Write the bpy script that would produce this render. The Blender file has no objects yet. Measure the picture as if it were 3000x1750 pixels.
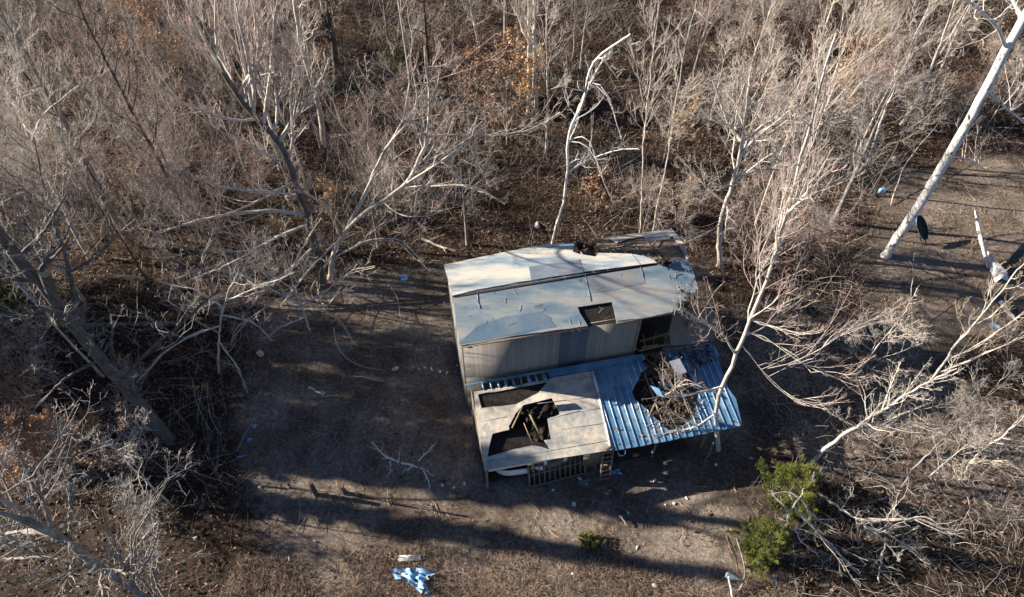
import bpy, math, random
import numpy as np
from mathutils import Vector
from mathutils.geometry import tessellate_polygon

S = bpy.context.scene
COL = S.collection
rng = np.random.default_rng(11)
random.seed(7)

# ------------------------------------------------------------------ camera
F, W, HH = 2027.0, 3000.0, 1750.0          # focal length and frame in photograph pixels
TH = math.radians(50.3)                    # drone camera pitched down
CH = 27.0
cam = bpy.data.cameras.new('Camera')
cam.sensor_width = 36.0
cam.lens = 36.0 * F / W
cam.clip_end = 2000
camo = bpy.data.objects.new('Camera', cam)
COL.objects.link(camo)
camo.location = (0, 0, CH)
camo.rotation_euler = (math.pi / 2 - TH, 0, 0)
S.camera = camo

# ------------------------------------------------------------------ sky, sun, exposure
SUN_EL, SUN_AZ = math.radians(23), math.radians(-81)   # sun low in the west-north-west of the frame
wd = bpy.data.worlds.new('World')
S.world = wd
wd.use_nodes = True
sk = wd.node_tree.nodes.new('ShaderNodeTexSky')
sk.sky_type = 'NISHITA'
sk.sun_disc = False
sk.sun_elevation = SUN_EL
sk.sun_rotation = SUN_AZ
sk.air_density = 0.55
sk.dust_density = 0.1
sk.ozone_density = 2.5
wd.node_tree.links.new(sk.outputs[0], wd.node_tree.nodes['Background'].inputs[0])
wd.node_tree.nodes['Background'].inputs[1].default_value = 0.05
sun = bpy.data.lights.new('Sun', 'SUN')
sun.energy = 5.0
sun.angle = math.radians(0.55)
sun.color = (1.0, 0.87, 0.72)
suno = bpy.data.objects.new('Sun', sun)
COL.objects.link(suno)
sd = Vector((math.sin(SUN_AZ) * math.cos(SUN_EL), math.cos(SUN_AZ) * math.cos(SUN_EL), math.sin(SUN_EL)))
suno.rotation_euler = sd.to_track_quat('Z', 'Y').to_euler()
suno.location = (-40, 20, 40)
S.view_settings.view_transform = 'Standard'
S.view_settings.look = 'None'
S.view_settings.exposure = 1.36
S.view_settings.gamma = 1.0
S.cycles.max_bounces = 5
S.cycles.diffuse_bounces = 3
S.cycles.use_adaptive_sampling = True

# ------------------------------------------------------------------ pixel -> world (surveying the photograph)
FW = np.array([0, math.cos(TH), -math.sin(TH)])
RT = np.array([1.0, 0, 0])
UP = np.cross(RT, FW)
CC = np.array([0, 0, CH])

def ray(px, py):
    return FW + RT * ((px - 1500) / F) + UP * ((875 - py) / F)
def at(px, py, z=0.0):
    d = ray(px, py)
    return CC + d * ((z - CH) / d[2])
def plY(px, py, Y):
    d = ray(px, py)
    return CC + d * (Y / d[1])
def plane_at(px, py, p0, n):
    d = ray(px, py)
    return CC + d * (np.dot(np.array(p0) - CC, n) / np.dot(d, n))
def proj(p):
    v = np.asarray(p) - CC
    z = v @ FW
    return 1500 + F * (v @ RT) / z, 875 - F * (v @ UP) / z

# ------------------------------------------------------------------ materials
def nd(nt, t, **k):
    n = nt.nodes.new(t)
    for a, b in k.items():
        setattr(n, a, b)
    return n
def mat(name, cols, scale=3.0, rough=0.85, metal=0.0, bump=0.0, bscale=None, island=0.0, stretch=(1, 1, 1), detail=6.0, spots=None, spec=0.4, rvar=0.0):
    """cols: list of (pos, (r,g,b)) for a noise ramp; island mixes in a random pick per loose piece"""
    m = bpy.data.materials.new(name)
    m.use_nodes = True
    nt = m.node_tree
    L = nt.links
    b = nt.nodes['Principled BSDF']
    g = nd(nt, 'ShaderNodeNewGeometry')
    tc = nd(nt, 'ShaderNodeTexCoord')
    mp = nd(nt, 'ShaderNodeMapping')
    mp.inputs['Scale'].default_value = stretch
    L.new(tc.outputs['Object'], mp.inputs['Vector'])
    nz = nd(nt, 'ShaderNodeTexNoise')
    nz.inputs['Scale'].default_value = scale
    nz.inputs['Detail'].default_value = detail
    nz.inputs['Roughness'].default_value = 0.65
    L.new(mp.outputs[0], nz.inputs['Vector'])
    src = nz.outputs['Fac']
    if island > 0:
        mx = nd(nt, 'ShaderNodeMix')
        mx.inputs[0].default_value = island
        L.new(nz.outputs['Fac'], mx.inputs[2])
        L.new(g.outputs['Random Per Island'], mx.inputs[3])
        src = mx.outputs[0]
    cr = nd(nt, 'ShaderNodeValToRGB')
    el = cr.color_ramp.elements
    while len(el) > 1:
        el.remove(el[-1])
    el[0].position = cols[0][0]
    el[0].color = (*cols[0][1], 1)
    for p, c in cols[1:]:
        e = el.new(p)
        e.color = (*c, 1)
    L.new(src, cr.inputs[0])
    out = cr.outputs[0]
    if spots:
        sc, thr, wdt, colr = spots
        n2 = nd(nt, 'ShaderNodeTexNoise')
        n2.inputs['Scale'].default_value = sc
        n2.inputs['Detail'].default_value = 8
        n2.inputs['Roughness'].default_value = 0.7
        L.new(mp.outputs[0], n2.inputs['Vector'])
        mr = nd(nt, 'ShaderNodeMapRange')
        mr.inputs[1].default_value = thr
        mr.inputs[2].default_value = thr + wdt
        L.new(n2.outputs['Fac'], mr.inputs[0])
        m2 = nd(nt, 'ShaderNodeMix', data_type='RGBA')
        L.new(mr.outputs[0], m2.inputs[0])
        L.new(out, m2.inputs[6])
        m2.inputs[7].default_value = (*colr, 1)
        out = m2.outputs[2]
    L.new(out, b.inputs['Base Color'])
    b.inputs['Roughness'].default_value = rough
    b.inputs['Metallic'].default_value = metal
    b.inputs['Specular IOR Level'].default_value = spec
    if rvar:
        mr = nd(nt, 'ShaderNodeMapRange')
        mr.inputs[3].default_value = rough - rvar
        mr.inputs[4].default_value = rough + rvar
        L.new(nz.outputs['Fac'], mr.inputs[0])
        L.new(mr.outputs[0], b.inputs['Roughness'])
    if bump:
        n3 = nd(nt, 'ShaderNodeTexNoise')
        n3.inputs['Scale'].default_value = bscale or scale * 4
        n3.inputs['Detail'].default_value = 5
        L.new(mp.outputs[0], n3.inputs['Vector'])
        bp = nd(nt, 'ShaderNodeBump')
        bp.inputs['Strength'].default_value = bump
        bp.inputs['Distance'].default_value = 0.05
        L.new(n3.outputs['Fac'], bp.inputs['Height'])
        L.new(bp.outputs[0], b.inputs['Normal'])
    return m

M = {}
M['bark_pale'] = mat('bark_pale', [(0.3, (.30, .265, .22)), (0.5, (.55, .51, .45)), (0.7, (.74, .70, .64))], 5, .8, bump=.5, stretch=(1, 1, .3))
M['bark_grey'] = mat('bark_grey', [(0.3, (.10, .090, .08)), (0.5, (.24, .22, .20)), (0.7, (.46, .43, .39))], 6, .9, bump=.7, stretch=(1, 1, .3))
M['bark_shaded'] = mat('bark_shaded', [(0.3, (.06, .055, .052)), (0.5, (.12, .112, .105)), (0.7, (.20, .185, .17))], 9, .95, bump=.8, stretch=(1, 1, .3))  # darker bark: shade on the trunks is put into the colour
M['bark_dark'] = mat('bark_dark', [(0.3, (.04, .034, .03)), (0.55, (.10, .088, .078)), (0.75, (.17, .15, .13))], 7, .95, bump=.8, stretch=(1, 1, .25))
M['bark_white'] = mat('bark_white', [(0.25, (.30, .27, .23)), (0.42, (.74, .72, .68)), (0.7, (.86, .84, .80))], 2.2, .65, bump=.25, stretch=(1, 1, .35), spots=(5, .575, .03, (.05, .05, .05)))
M['wood_cut'] = mat('wood_cut', [(0.35, (.34, .25, .13)), (0.6, (.60, .50, .32))], 8, .85)
def twigmat(n, cols):
    return mat(n, cols, 1.4, .8, island=.72, spec=.3)
M['twig_cream'] = twigmat('twig_cream', [(.25, (.16, .135, .115)), (.42, (.46, .42, .37)), (.62, (.80, .76, .70)), (.85, (.48, .38, .31))])
M['twig_brown'] = twigmat('twig_brown', [(.25, (.08, .062, .052)), (.5, (.30, .245, .21)), (.75, (.62, .55, .49))])
M['twig_bright'] = twigmat('twig_bright', [(.2, (.40, .36, .31)), (.5, (.66, .61, .54)), (.8, (.80, .76, .69))])
M['twig_grey'] = twigmat('twig_grey', [(.2, (.14, .13, .12)), (.5, (.36, .335, .31)), (.8, (.64, .61, .56))])
M['twig_pink'] = twigmat('twig_pink', [(.25, (.14, .10, .09)), (.4, (.44, .35, .31)), (.6, (.74, .66, .61)), (.8, (.48, .28, .24))])
M['twig_tan'] = twigmat('twig_tan', [(.2, (.20, .14, .09)), (.5, (.42, .31, .20)), (.8, (.55, .43, .29))])
M['dry_leaf'] = mat('dry_leaf', [(.25, (.22, .12, .07)), (.45, (.48, .32, .18)), (.6, (.58, .43, .27)), (.8, (.50, .26, .12))], 1.0, .8, island=.7)
M['rust_leaf'] = mat('rust_leaf', [(.25, (.10, .06, .045)), (.45, (.25, .15, .10)), (.65, (.42, .30, .20)), (.85, (.33, .16, .11))], 1.0, .8, island=.7)
M['evergreen'] = mat('evergreen', [(.2, (.03, .05, .012)), (.5, (.10, .13, .022)), (.8, (.24, .25, .05))], 1.6, .7, island=.6)
M['litter'] = mat('litter', [(.12, (.015, .011, .009)), (.42, (.05, .034, .026)), (.62, (.12, .080, .056)), (.76, (.30, .21, .15)), (.87, (.24, .10, .06)), (.95, (.50, .42, .34))], .5, .85, island=.78)
M['grass'] = mat('grass', [(.2, (.08, .068, .058)), (.5, (.32, .275, .235)), (.8, (.62, .55, .47))], .6, .85, island=.6)
M['brush'] = mat('brush', [(.2, (.03, .02, .015)), (.45, (.10, .07, .05)), (.65, (.36, .28, .215)), (.85, (.36, .22, .14))], .5, .85, island=.7)

# ground: leaf litter in the woods, matted dry grass in the clearing (mesh attribute 'grassy')
def ground_mat():
    m = bpy.data.materials.new('forest_floor')
    m.use_nodes = True
    nt = m.node_tree; L = nt.links
    b = nt.nodes['Principled BSDF']
    tc = nd(nt, 'ShaderNodeTexCoord')
    def noise(s, d=8, r=.7):
        n = nd(nt, 'ShaderNodeTexNoise'); n.inputs['Scale'].default_value = s; n.inputs['Detail'].default_value = d; n.inputs['Roughness'].default_value = r
        L.new(tc.outputs['Object'], n.inputs['Vector']); return n.outputs['Fac']
    def ramp(src, cols):
        cr = nd(nt, 'ShaderNodeValToRGB'); el = cr.color_ramp.elements
        el[0].position = cols[0][0]; el[0].color = (*cols[0][1], 1); el[1].position = cols[-1][0]; el[1].color = (*cols[-1][1], 1)
        for p, c in cols[1:-1]:
            e = el.new(p); e.color = (*c, 1)
        L.new(src, cr.inputs[0]); return cr.outputs[0]
    n1 = noise(7.0); n2 = noise(.35, 4, .5); n3 = noise(26)
    mixn = nd(nt, 'ShaderNodeMath', operation='ADD'); L.new(n1, mixn.inputs[0]); L.new(n3, mixn.inputs[1])
    hf = nd(nt, 'ShaderNodeMath', operation='MULTIPLY'); L.new(mixn.outputs[0], hf.inputs[0]); hf.inputs[1].default_value = .5
    wood = ramp(hf.outputs[0], [(.36, (.008, .006, .005)), (.48, (.028, .020, .015)), (.56, (.065, .045, .033)), (.66, (.14, .10, .072))])
    grass = ramp(hf.outputs[0], [(.38, (.085, .071, .061)), (.5, (.225, .190, .160)), (.62, (.43, .37, .31))])
    soil = ramp(n2, [(.40, (1, 1, 1)), (.60, (.50, .47, .45))])
    gm = nd(nt, 'ShaderNodeMix', data_type='RGBA', blend_type='MULTIPLY'); gm.inputs[0].default_value = 1
    L.new(grass, gm.inputs[6]); L.new(soil, gm.inputs[7])
    at_ = nd(nt, 'ShaderNodeAttribute', attribute_name='grassy')
    ad = nd(nt, 'ShaderNodeMath', operation='ADD'); L.new(at_.outputs['Fac'], ad.inputs[0])
    n4 = noise(1.3, 8, .7); ms = nd(nt, 'ShaderNodeMath', operation='MULTIPLY_ADD'); L.new(n4, ms.inputs[0]); ms.inputs[1].default_value = 2.2; ms.inputs[2].default_value = -1.12
    L.new(ms.outputs[0], ad.inputs[1]); ad.use_clamp = True
    mx = nd(nt, 'ShaderNodeMix', data_type='RGBA'); L.new(ad.outputs[0], mx.inputs[0]); L.new(wood, mx.inputs[6]); L.new(gm.outputs[2], mx.inputs[7])
    L.new(mx.outputs[2], b.inputs['Base Color'])
    b.inputs['Roughness'].default_value = .95; b.inputs['Specular IOR Level'].default_value = .15
    bp = nd(nt, 'ShaderNodeBump'); bp.inputs['Strength'].default_value = .45; bp.inputs['Distance'].default_value = .05
    L.new(hf.outputs[0], bp.inputs['Height']); L.new(bp.outputs[0], b.inputs['Normal'])
    return m
M['ground'] = ground_mat()

M['roof_tin'] = mat('roof_tin', [(.34, (.20, .31, .39)), (.44, (.36, .44, .49)), (.52, (.60, .60, .56)), (.62, (.76, .69, .58)), (.8, (.38, .42, .44))], .42, .42, metal=.25, bump=.25, bscale=1.5, stretch=(.6, 2.0, 1), spots=(3.0, .66, .06, (.36, .33, .30)), rvar=.12)  # streaks of sun cream and sky blue put into the noise ramp
M['roof_front'] = mat('roof_front', [(.34, (.14, .25, .34)), (.44, (.24, .34, .41)), (.53, (.42, .47, .48)), (.63, (.60, .56, .49)), (.8, (.24, .30, .35))], .45, .38, metal=.3, bump=.25, bscale=1.5, stretch=(.6, 2.0, 1), spots=(3.0, .64, .06, (.30, .29, .27)), rvar=.12)  # bluer copy of the tin: sky reflection painted into the front slope
M['rot_debris'] = mat('rot_debris', [(.3, (.01, .009, .008)), (.6, (.035, .027, .02)), (.8, (.09, .065, .045))], 6, .9, bump=.8)
M['weed'] = mat('weed', [(.2, (.07, .055, .045)), (.42, (.26, .205, .16)), (.62, (.56, .475, .39)), (.8, (.44, .29, .20))], .5, .85, island=.7)
M['roof_lap'] = mat('roof_lap', [(.3, (.13, .22, .32)), (.5, (.19, .29, .38)), (.7, (.30, .37, .42))], .7, .45, metal=.35, bump=.2, bscale=2)
M['roof_lap2'] = mat('roof_lap2', [(.3, (.22, .28, .32)), (.5, (.34, .38, .39)), (.7, (.42, .38, .33))], .9, .5, metal=.3, bump=.2, bscale=2)
M['roof_patch'] = mat('roof_patch', [(.3, (.15, .19, .26)), (.7, (.27, .31, .37))], 1.6, .5, metal=.3, bump=.2)
M['roof_rust'] = mat('roof_rust', [(.3, (.07, .055, .045)), (.5, (.17, .135, .105)), (.72, (.36, .29, .22))], 1.5, .8, bump=.4, bscale=4)
M['roof_felt'] = mat('roof_felt', [(.35, (.26, .29, .30)), (.45, (.39, .39, .365)), (.55, (.60, .54, .44)), (.63, (.36, .37, .37)), (.75, (.54, .49, .40))], 1.1, .75, bump=.3, bscale=6, spots=(2.4, .66, .05, (.26, .24, .21)))
M['blue_tin'] = mat('blue_tin', [(.3, (.08, .19, .34)), (.5, (.13, .31, .50)), (.7, (.32, .47, .61))], 1.1, .45, metal=.3, bump=.15, spots=(4, .60, .05, (.24, .17, .13)), rvar=.1)  # galvanised tin with the blue sky reflection put into its base colour
M['rib_edge'] = mat('rib_edge', [(.35, (.16, .34, .54)), (.55, (.42, .54, .66)), (.75, (.62, .62, .60))], 2.5, .45, metal=.2)  # paler than the sheet: highlights along the ribs painted in
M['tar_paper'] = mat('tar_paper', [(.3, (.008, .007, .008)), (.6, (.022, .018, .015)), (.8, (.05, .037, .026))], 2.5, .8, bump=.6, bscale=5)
M['timber_old'] = mat('timber_old', [(.3, (.10, .08, .06)), (.6, (.26, .215, .165)), (.8, (.40, .33, .25))], 6, .9, bump=.4, stretch=(1, 1, 1), island=.4)
M['timber_yellow'] = mat('timber_yellow', [(.3, (.12, .09, .05)), (.7, (.34, .27, .14))], 6, .85, island=.5)
M['timber_red'] = mat('timber_red', [(.3, (.16, .07, .04)), (.7, (.36, .18, .10))], 6, .85)
M['dark_inside'] = mat('dark_inside', [(.3, (.01, .01, .01)), (.7, (.035, .03, .026))], 3, .95)  # near-black, so the shade indoors is put into the colour
M['white_paint'] = mat('white_paint', [(.3, (.55, .55, .55)), (.6, (.80, .80, .79))], 5, .6, bump=.1, spots=(7, .66, .06, (.35, .32, .28)))
M['blue_plastic'] = mat('blue_plastic', [(.35, (.08, .34, .85)), (.5, (.30, .62, .97)), (.62, (.88, .94, .98))], 5, .5, bump=.3)
M['white_plastic'] = mat('white_plastic', [(.3, (.70, .72, .75)), (.7, (.88, .88, .88))], 4, .5, bump=.3)
M['pale_stone'] = mat('pale_stone', [(.3, (.45, .40, .33)), (.7, (.78, .74, .66))], 4, .9, bump=.5)
M['bluegrey_metal'] = mat('bluegrey_metal', [(.3, (.14, .22, .28)), (.7, (.35, .45, .50))], 6, .5, metal=.3, bump=.2)
M['glass_old'] = mat('glass_old', [(.3, (.02, .025, .03)), (.7, (.06, .065, .07))], 3, .15, spec=.7)

def siding_mat(name, base, var):
    m = mat(name, [(.3, tuple(c * (1 - var) for c in base)), (.7, tuple(min(1, c * (1 + var)) for c in base))], 1.2, .75, bump=.0, stretch=(3, 3, .5), spots=(5, .66, .1, tuple(c * .55 for c in base)))
    nt = m.node_tree; L = nt.links; b = nt.nodes['Principled BSDF']
    tc = nd(nt, 'ShaderNodeTexCoord'); sp = nd(nt, 'ShaderNodeSeparateXYZ'); L.new(tc.outputs['Object'], sp.inputs[0])
    ml = nd(nt, 'ShaderNodeMath', operation='MULTIPLY'); L.new(sp.outputs[0], ml.inputs[0]); ml.inputs[1].default_value = 5.2
    fr = nd(nt, 'ShaderNodeMath', operation='FRACT'); L.new(ml.outputs[0], fr.inputs[0])
    gt = nd(nt, 'ShaderNodeMath', operation='LESS_THAN'); L.new(fr.outputs[0], gt.inputs[0]); gt.inputs[1].default_value = .1
    ng = nd(nt, 'ShaderNodeMath', operation='SUBTRACT'); ng.inputs[0].default_value = 1; L.new(gt.outputs[0], ng.inputs[1])
    # board-to-board tint
    fl = nd(nt, 'ShaderNodeMath', operation='FLOOR'); L.new(ml.outputs[0], fl.inputs[0])
    wn = nd(nt, 'ShaderNodeTexWhiteNoise', noise_dimensions='1D'); L.new(fl.outputs[0], wn.inputs['W'])
    mr = nd(nt, 'ShaderNodeMapRange'); L.new(wn.outputs['Value'], mr.inputs[0]); mr.inputs[3].default_value = .84; mr.inputs[4].default_value = 1.0
    mk = nd(nt, 'ShaderNodeMath', operation='MULTIPLY'); L.new(mr.outputs[0], mk.inputs[0])
    gv = nd(nt, 'ShaderNodeMapRange'); L.new(ng.outputs[0], gv.inputs[0]); gv.inputs[3].default_value = .7; gv.inputs[4].default_value = 1
    L.new(gv.outputs[0], mk.inputs[1])
    mm = nd(nt, 'ShaderNodeMix', data_type='RGBA', blend_type='MULTIPLY'); mm.inputs[0].default_value = 1
    old = b.inputs['Base Color'].links[0].from_socket
    L.new(old, mm.inputs[6]); L.new(mk.outputs[0], mm.inputs[7]); L.new(mm.outputs[2], b.inputs['Base Color'])
    bp = nd(nt, 'ShaderNodeBump'); bp.inputs['Strength'].default_value = .5; bp.inputs['Distance'].default_value = .02
    L.new(ng.outputs[0], bp.inputs['Height']); L.new(bp.outputs[0], b.inputs['Normal'])
    return m
M['siding_grey'] = siding_mat('siding_grey', (.25, .24, .22), .12)
M['siding_blue'] = siding_mat('siding_blue', (.10, .125, .16), .15)
M['siding_low'] = siding_mat('siding_low', (.20, .17, .145), .2)

# ------------------------------------------------------------------ objects and meshes
def tag(o, label=None, cat=None, group=None, kind=None):
    if label: o['label'] = label
    if cat: o['category'] = cat
    if group: o['group'] = group
    if kind: o['kind'] = kind
    return o
def empty(name, loc=(0, 0, 0), rz=0.0):
    o = bpy.data.objects.new(name, None)
    o.empty_display_size = .3
    COL.objects.link(o); o.location = [float(c) for c in loc]; o.rotation_euler = (0, 0, rz)
    return o
def mesh_obj(name, V, faces, material, parent=None, loc=(0, 0, 0), smooth=False):
    """faces: numpy (n,k) array or list of arrays/lists"""
    me = bpy.data.meshes.new(name)
    V = np.asarray(V, dtype=np.float32)
    if isinstance(faces, np.ndarray):
        faces = [faces]
    faces = [f for f in faces if len(f)]
    if all(isinstance(f, np.ndarray) for f in faces):
        li = np.concatenate([f.reshape(-1) for f in faces]).astype(np.int32)
        tot = np.concatenate([np.full(len(f), f.shape[1], np.int32) for f in faces])
        st = np.concatenate([[0], np.cumsum(tot)[:-1]]).astype(np.int32)
        me.vertices.add(len(V)); me.vertices.foreach_set('co', V.ravel())
        me.loops.add(len(li)); me.loops.foreach_set('vertex_index', li)
        me.polygons.add(len(tot)); me.polygons.foreach_set('loop_start', st); me.polygons.foreach_set('loop_total', tot)
        me.update(calc_edges=True)
    else:
        me.from_pydata(V.tolist(), [], [list(map(int, f)) for f in faces])
        me.update()
    if smooth:
        me.polygons.foreach_set('use_smooth', np.ones(len(me.polygons), bool))
    me.materials.append(M[material] if isinstance(material, str) else material)
    o = bpy.data.objects.new(name, me)
    COL.objects.link(o)
    o.location = [float(c) for c in loc]
    if parent is not None:
        o.parent = parent
    return o

def norm(a):
    return a / np.maximum(np.linalg.norm(a, axis=-1, keepdims=True), 1e-9)

def batch_tubes(P, R, sides):
    """P (N,K,3), R (N,K) -> verts, quads"""
    N, K, _ = P.shape
    T = np.empty_like(P)
    T[:, 1:-1] = P[:, 2:] - P[:, :-2]
    T[:, 0] = P[:, 1] - P[:, 0]
    T[:, -1] = P[:, -1] - P[:, -2]
    T = norm(T)
    mean = norm(P[:, -1] - P[:, 0])
    ref = np.zeros((N, 3))
    ref[np.arange(N), np.abs(mean).argmin(1)] = 1
    U = norm(np.cross(T, ref[:, None, :]))
    Vv = np.cross(T, U)
    a = np.arange(sides) * 2 * math.pi / sides
    ring = P[:, :, None, :] + R[:, :, None, None] * (np.cos(a)[None, None, :, None] * U[:, :, None, :] + np.sin(a)[None, None, :, None] * Vv[:, :, None, :])
    V = ring.reshape(-1, 3)
    base = (np.arange(N) * K * sides)[:, None, None] + (np.arange(K - 1) * sides)[None, :, None]
    s = np.arange(sides)[None, None, :]
    s2 = (np.arange(sides) + 1) % sides
    s2 = s2[None, None, :]
    q = np.stack([base + s, base + s2, base + s2 + sides, base + s + sides], -1).reshape(-1, 4)
    return V, q

class MB:
    """collects geometry for ONE mesh object"""
    def __init__(self):
        self.v = []; self.f4 = []; self.f3 = []; self.n = 0; self.m4 = []; self.cur = 0
    def add(self, V, F4=None, F3=None):
        V = np.asarray(V, float)
        if F4 is not None and len(F4): self.f4.append(np.asarray(F4) + self.n); self.m4.append(np.full(len(F4), self.cur, np.int32))
        if F3 is not None and len(F3): self.f3.append(np.asarray(F3) + self.n)
        self.v.append(V); self.n += len(V)
        return self
    def box(self, c, s, ax=None):
        """centre, full size, optional 3x3 rows = axes"""
        c = np.asarray(c, float); s = np.asarray(s, float) / 2
        A = np.eye(3) if ax is None else np.asarray(ax, float)
        k = np.array([[x, y, z] for x in (-1, 1) for y in (-1, 1) for z in (-1, 1)], float) * s
        V = c + k @ A
        return self.add(V, [[0, 1, 3, 2], [4, 6, 7, 5], [0, 4, 5, 1], [2, 3, 7, 6], [0, 2, 6, 4], [1, 5, 7, 3]])
    def bar(self, p, q, w, h, up=(0, 0, 1)):
        p = np.asarray(p, float); q = np.asarray(q, float)
        t = q - p; Ln = np.linalg.norm(t); t = t / Ln
        u = np.cross(np.asarray(up, float), t)
        if np.linalg.norm(u) < 1e-3: u = np.cross(np.array([1., 0, 0]), t)
        u = u / np.linalg.norm(u); n = np.cross(t, u)
        return self.box((p + q) / 2, (Ln, w, h), [t, u, n])
    def tube(self, pts, r, sides=8, caps=True):
        P = np.asarray(pts, float)[None]; R = np.broadcast_to(np.asarray(r, float), (len(pts),))[None]
        V, q = batch_tubes(P, R, sides)
        self.add(V, q)
        if caps:
            K = len(pts)
            for k, sg in ((0, -1), (K - 1, 1)):
                V2 = np.vstack([V[k * sides:(k + 1) * sides], P[0, k]])
                i = np.arange(sides); j = (i + 1) % sides
                f = np.stack([i, j, np.full(sides, sides)], 1)
                if sg < 0: f = f[:, ::-1]
                self.add(V2, None, f)
        return self
    def build(self, name, material, parent=None, loc=(0, 0, 0), smooth=False):
        V = np.concatenate(self.v) - np.asarray(loc, float) if parent is None else np.concatenate(self.v)
        fs = []
        if self.f4: fs.append(np.concatenate(self.f4))
        if self.f3: fs.append(np.concatenate(self.f3))
        two = isinstance(material, tuple)
        o = mesh_obj(name, V, fs, material[0] if two else material, parent, loc if parent is None else (0, 0, 0), smooth)
        if two:
            o.data.materials.append(M[material[1]])
            o.data.polygons.foreach_set('material_index', np.concatenate(self.m4))
        return o

def resample(pts, K, wob=0.0, r=None):
    P = np.asarray(pts, float)
    d = np.concatenate([[0], np.cumsum(np.linalg.norm(np.diff(P, axis=0), axis=1))])
    t = np.linspace(0, d[-1], K)
    Q = np.stack([np.interp(t, d, P[:, i]) for i in range(3)], 1)
    if K > 4:   # soften the corners
        for _ in range(2):
            Q[1:-1] = .5 * Q[1:-1] + .25 * (Q[2:] + Q[:-2])
    if wob:
        w = (r or rng).normal(0, wob, (K, 3)); w[0] = 0
        Q = Q + w
    return Q

# ------------------------------------------------------------------ branching
def grow(P, R, n, t0, t1, length, ang, K, wob, upb, g, rfac, tip, shrink=.55, lenabs=None, sizebytip=True):
    N, Kp, _ = P.shape
    idx = np.repeat(np.arange(N), n)
    st = (np.tile(np.arange(n), N) + g.random(N * n)) / n
    t = (t0 + (t1 - t0) * st) * (Kp - 1)
    i = np.minimum(t.astype(int), Kp - 2); f = (t - i)[:, None]
    p = P[idx, i] * (1 - f) + P[idx, i + 1] * f
    r = R[idx, i] * (1 - f[:, 0]) + R[idx, i + 1] * f[:, 0]
    T = norm(P[idx, i + 1] - P[idx, i])
    rv = norm(g.normal(size=(N * n, 3)))
    perp = norm(rv - T * (rv * T).sum(1, keepdims=True))
    a = ang * g.uniform(.65, 1.35, N * n)[:, None]
    D = norm(np.cos(a) * T + np.sin(a) * perp)
    D[:, 2] = np.where(D[:, 2] < -.25, -D[:, 2] * .5, D[:, 2])
    plen = np.linalg.norm(np.diff(P, axis=1), axis=2).sum(1)[idx] if lenabs is None else np.full(N * n, lenabs)
    Ln = plen * length * (1 - shrink * st) * g.uniform(.6, 1.25, N * n)
    step = (Ln / (K - 1))[:, None]
    Q = np.empty((N * n, K, 3)); Q[:, 0] = p
    for k in range(1, K):
        D = norm(D + wob * g.normal(size=D.shape) + np.array([0, 0, upb]))
        Q[:, k] = Q[:, k - 1] + D * step
    r0 = np.maximum(r * rfac * g.uniform(.7, 1.0, N * n), tip)
    RR = r0[:, None] * (1 - np.linspace(0, 1, K)[None] ** 1.2 * .75) + 0
    RR = np.maximum(RR, tip * .6)
    return Q, RR

def leaf_quads(pts, size, g, flat=0.0):
    N = len(pts)
    a = norm(g.normal(size=(N, 3)) * np.array([1, 1, 1 - flat])); b = norm(np.cross(a, norm(g.normal(size=(N, 3)) * np.array([1 - flat, 1 - flat, 1]) + np.array([0, 0, flat * 1.5]))))
    s = (size * g.uniform(.5, 1.3, N))[:, None]
    c = pts
    V = np.stack([c - a * s, c + b * s * .5, c + a * s, c - b * s * .5], 1).reshape(-1, 3)
    q = np.arange(N * 4).reshape(N, 4)
    return V, q

def make_crown(TP, TR, limbs, spec, g, fine=1.0):
    """TP (K,3) trunk, limbs list of (pts K,3 / radii); returns limb mesh bits and crown bits"""
    mb = MB(); pts_all = []
    L1 = []; 
    if spec['n1'] > 0:
        Q, RR = grow(TP[None], TR[None], spec['n1'], spec.get('t0', .3), .97, spec['l1'], spec['a1'], 8, spec['w'], spec['up'], g, .55, .012, spec.get('shrink', .5))
        L1.append((Q, RR))
    if limbs:
        Q = np.stack([resample(l[0], 8, l[2] if len(l) > 2 else .03, g) for l in limbs])
        RR = np.stack([np.linspace(l[1], l[1] * .3, 8) for l in limbs])
        L1.append((Q, RR))
        nl = len(limbs)
    P1 = np.concatenate([a for a, b in L1]); R1 = np.concatenate([b for a, b in L1])
    mb.add(*batch_tubes(P1, R1, 5))
    P2, R2 = grow(P1, R1, spec['n2'], .18, .98, spec['l2'], spec['a2'], 6, spec['w'], spec['up'], g, .55, .0095)
    mb.add(*batch_tubes(P2, R2, 4))
    mb.cur = 1
    P3, R3 = grow(P2, R2, spec['n3'], .1, .98, spec['l3'], spec['a3'], 6, spec['w'] * 1.7, spec['up'], g, .65, .0065 * fine)
    mb.add(*batch_tubes(P3, R3, 3))
    P4, R4 = grow(P3, R3, spec['n4'], .1, 1.0, spec['l4'], spec['a3'], 4, spec['w'] * 2.2, spec['up'], g, .8, .0045 * fine)
    mb.add(*batch_tubes(P4, R4, 3))
    return mb, P4

SP = {
 'broom': dict(n1=15, n2=7, n3=6, n4=5, l1=.42, l2=.62, l3=.5, l4=.45, a1=.85, a2=.6, a3=.55, w=.10, up=.17, t0=.32),
 'wide':  dict(n1=13, n2=7, n3=6, n4=5, l1=.46, l2=.60, l3=.55, l4=.5, a1=1.1, a2=.8, a3=.75, w=.16, up=.09, t0=.35),
 'slim':  dict(n1=12, n2=6, n3=5, n4=4, l1=.26, l2=.55, l3=.55, l4=.5, a1=.6, a2=.6, a3=.6, w=.12, up=.09, t0=.35),
 'bush':  dict(n1=13, n2=6, n3=6, n4=4, l1=.55, l2=.6, l3=.6, l4=.55, a1=.8, a2=.8, a3=.8, w=.17, up=.05, t0=.12),
}

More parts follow.
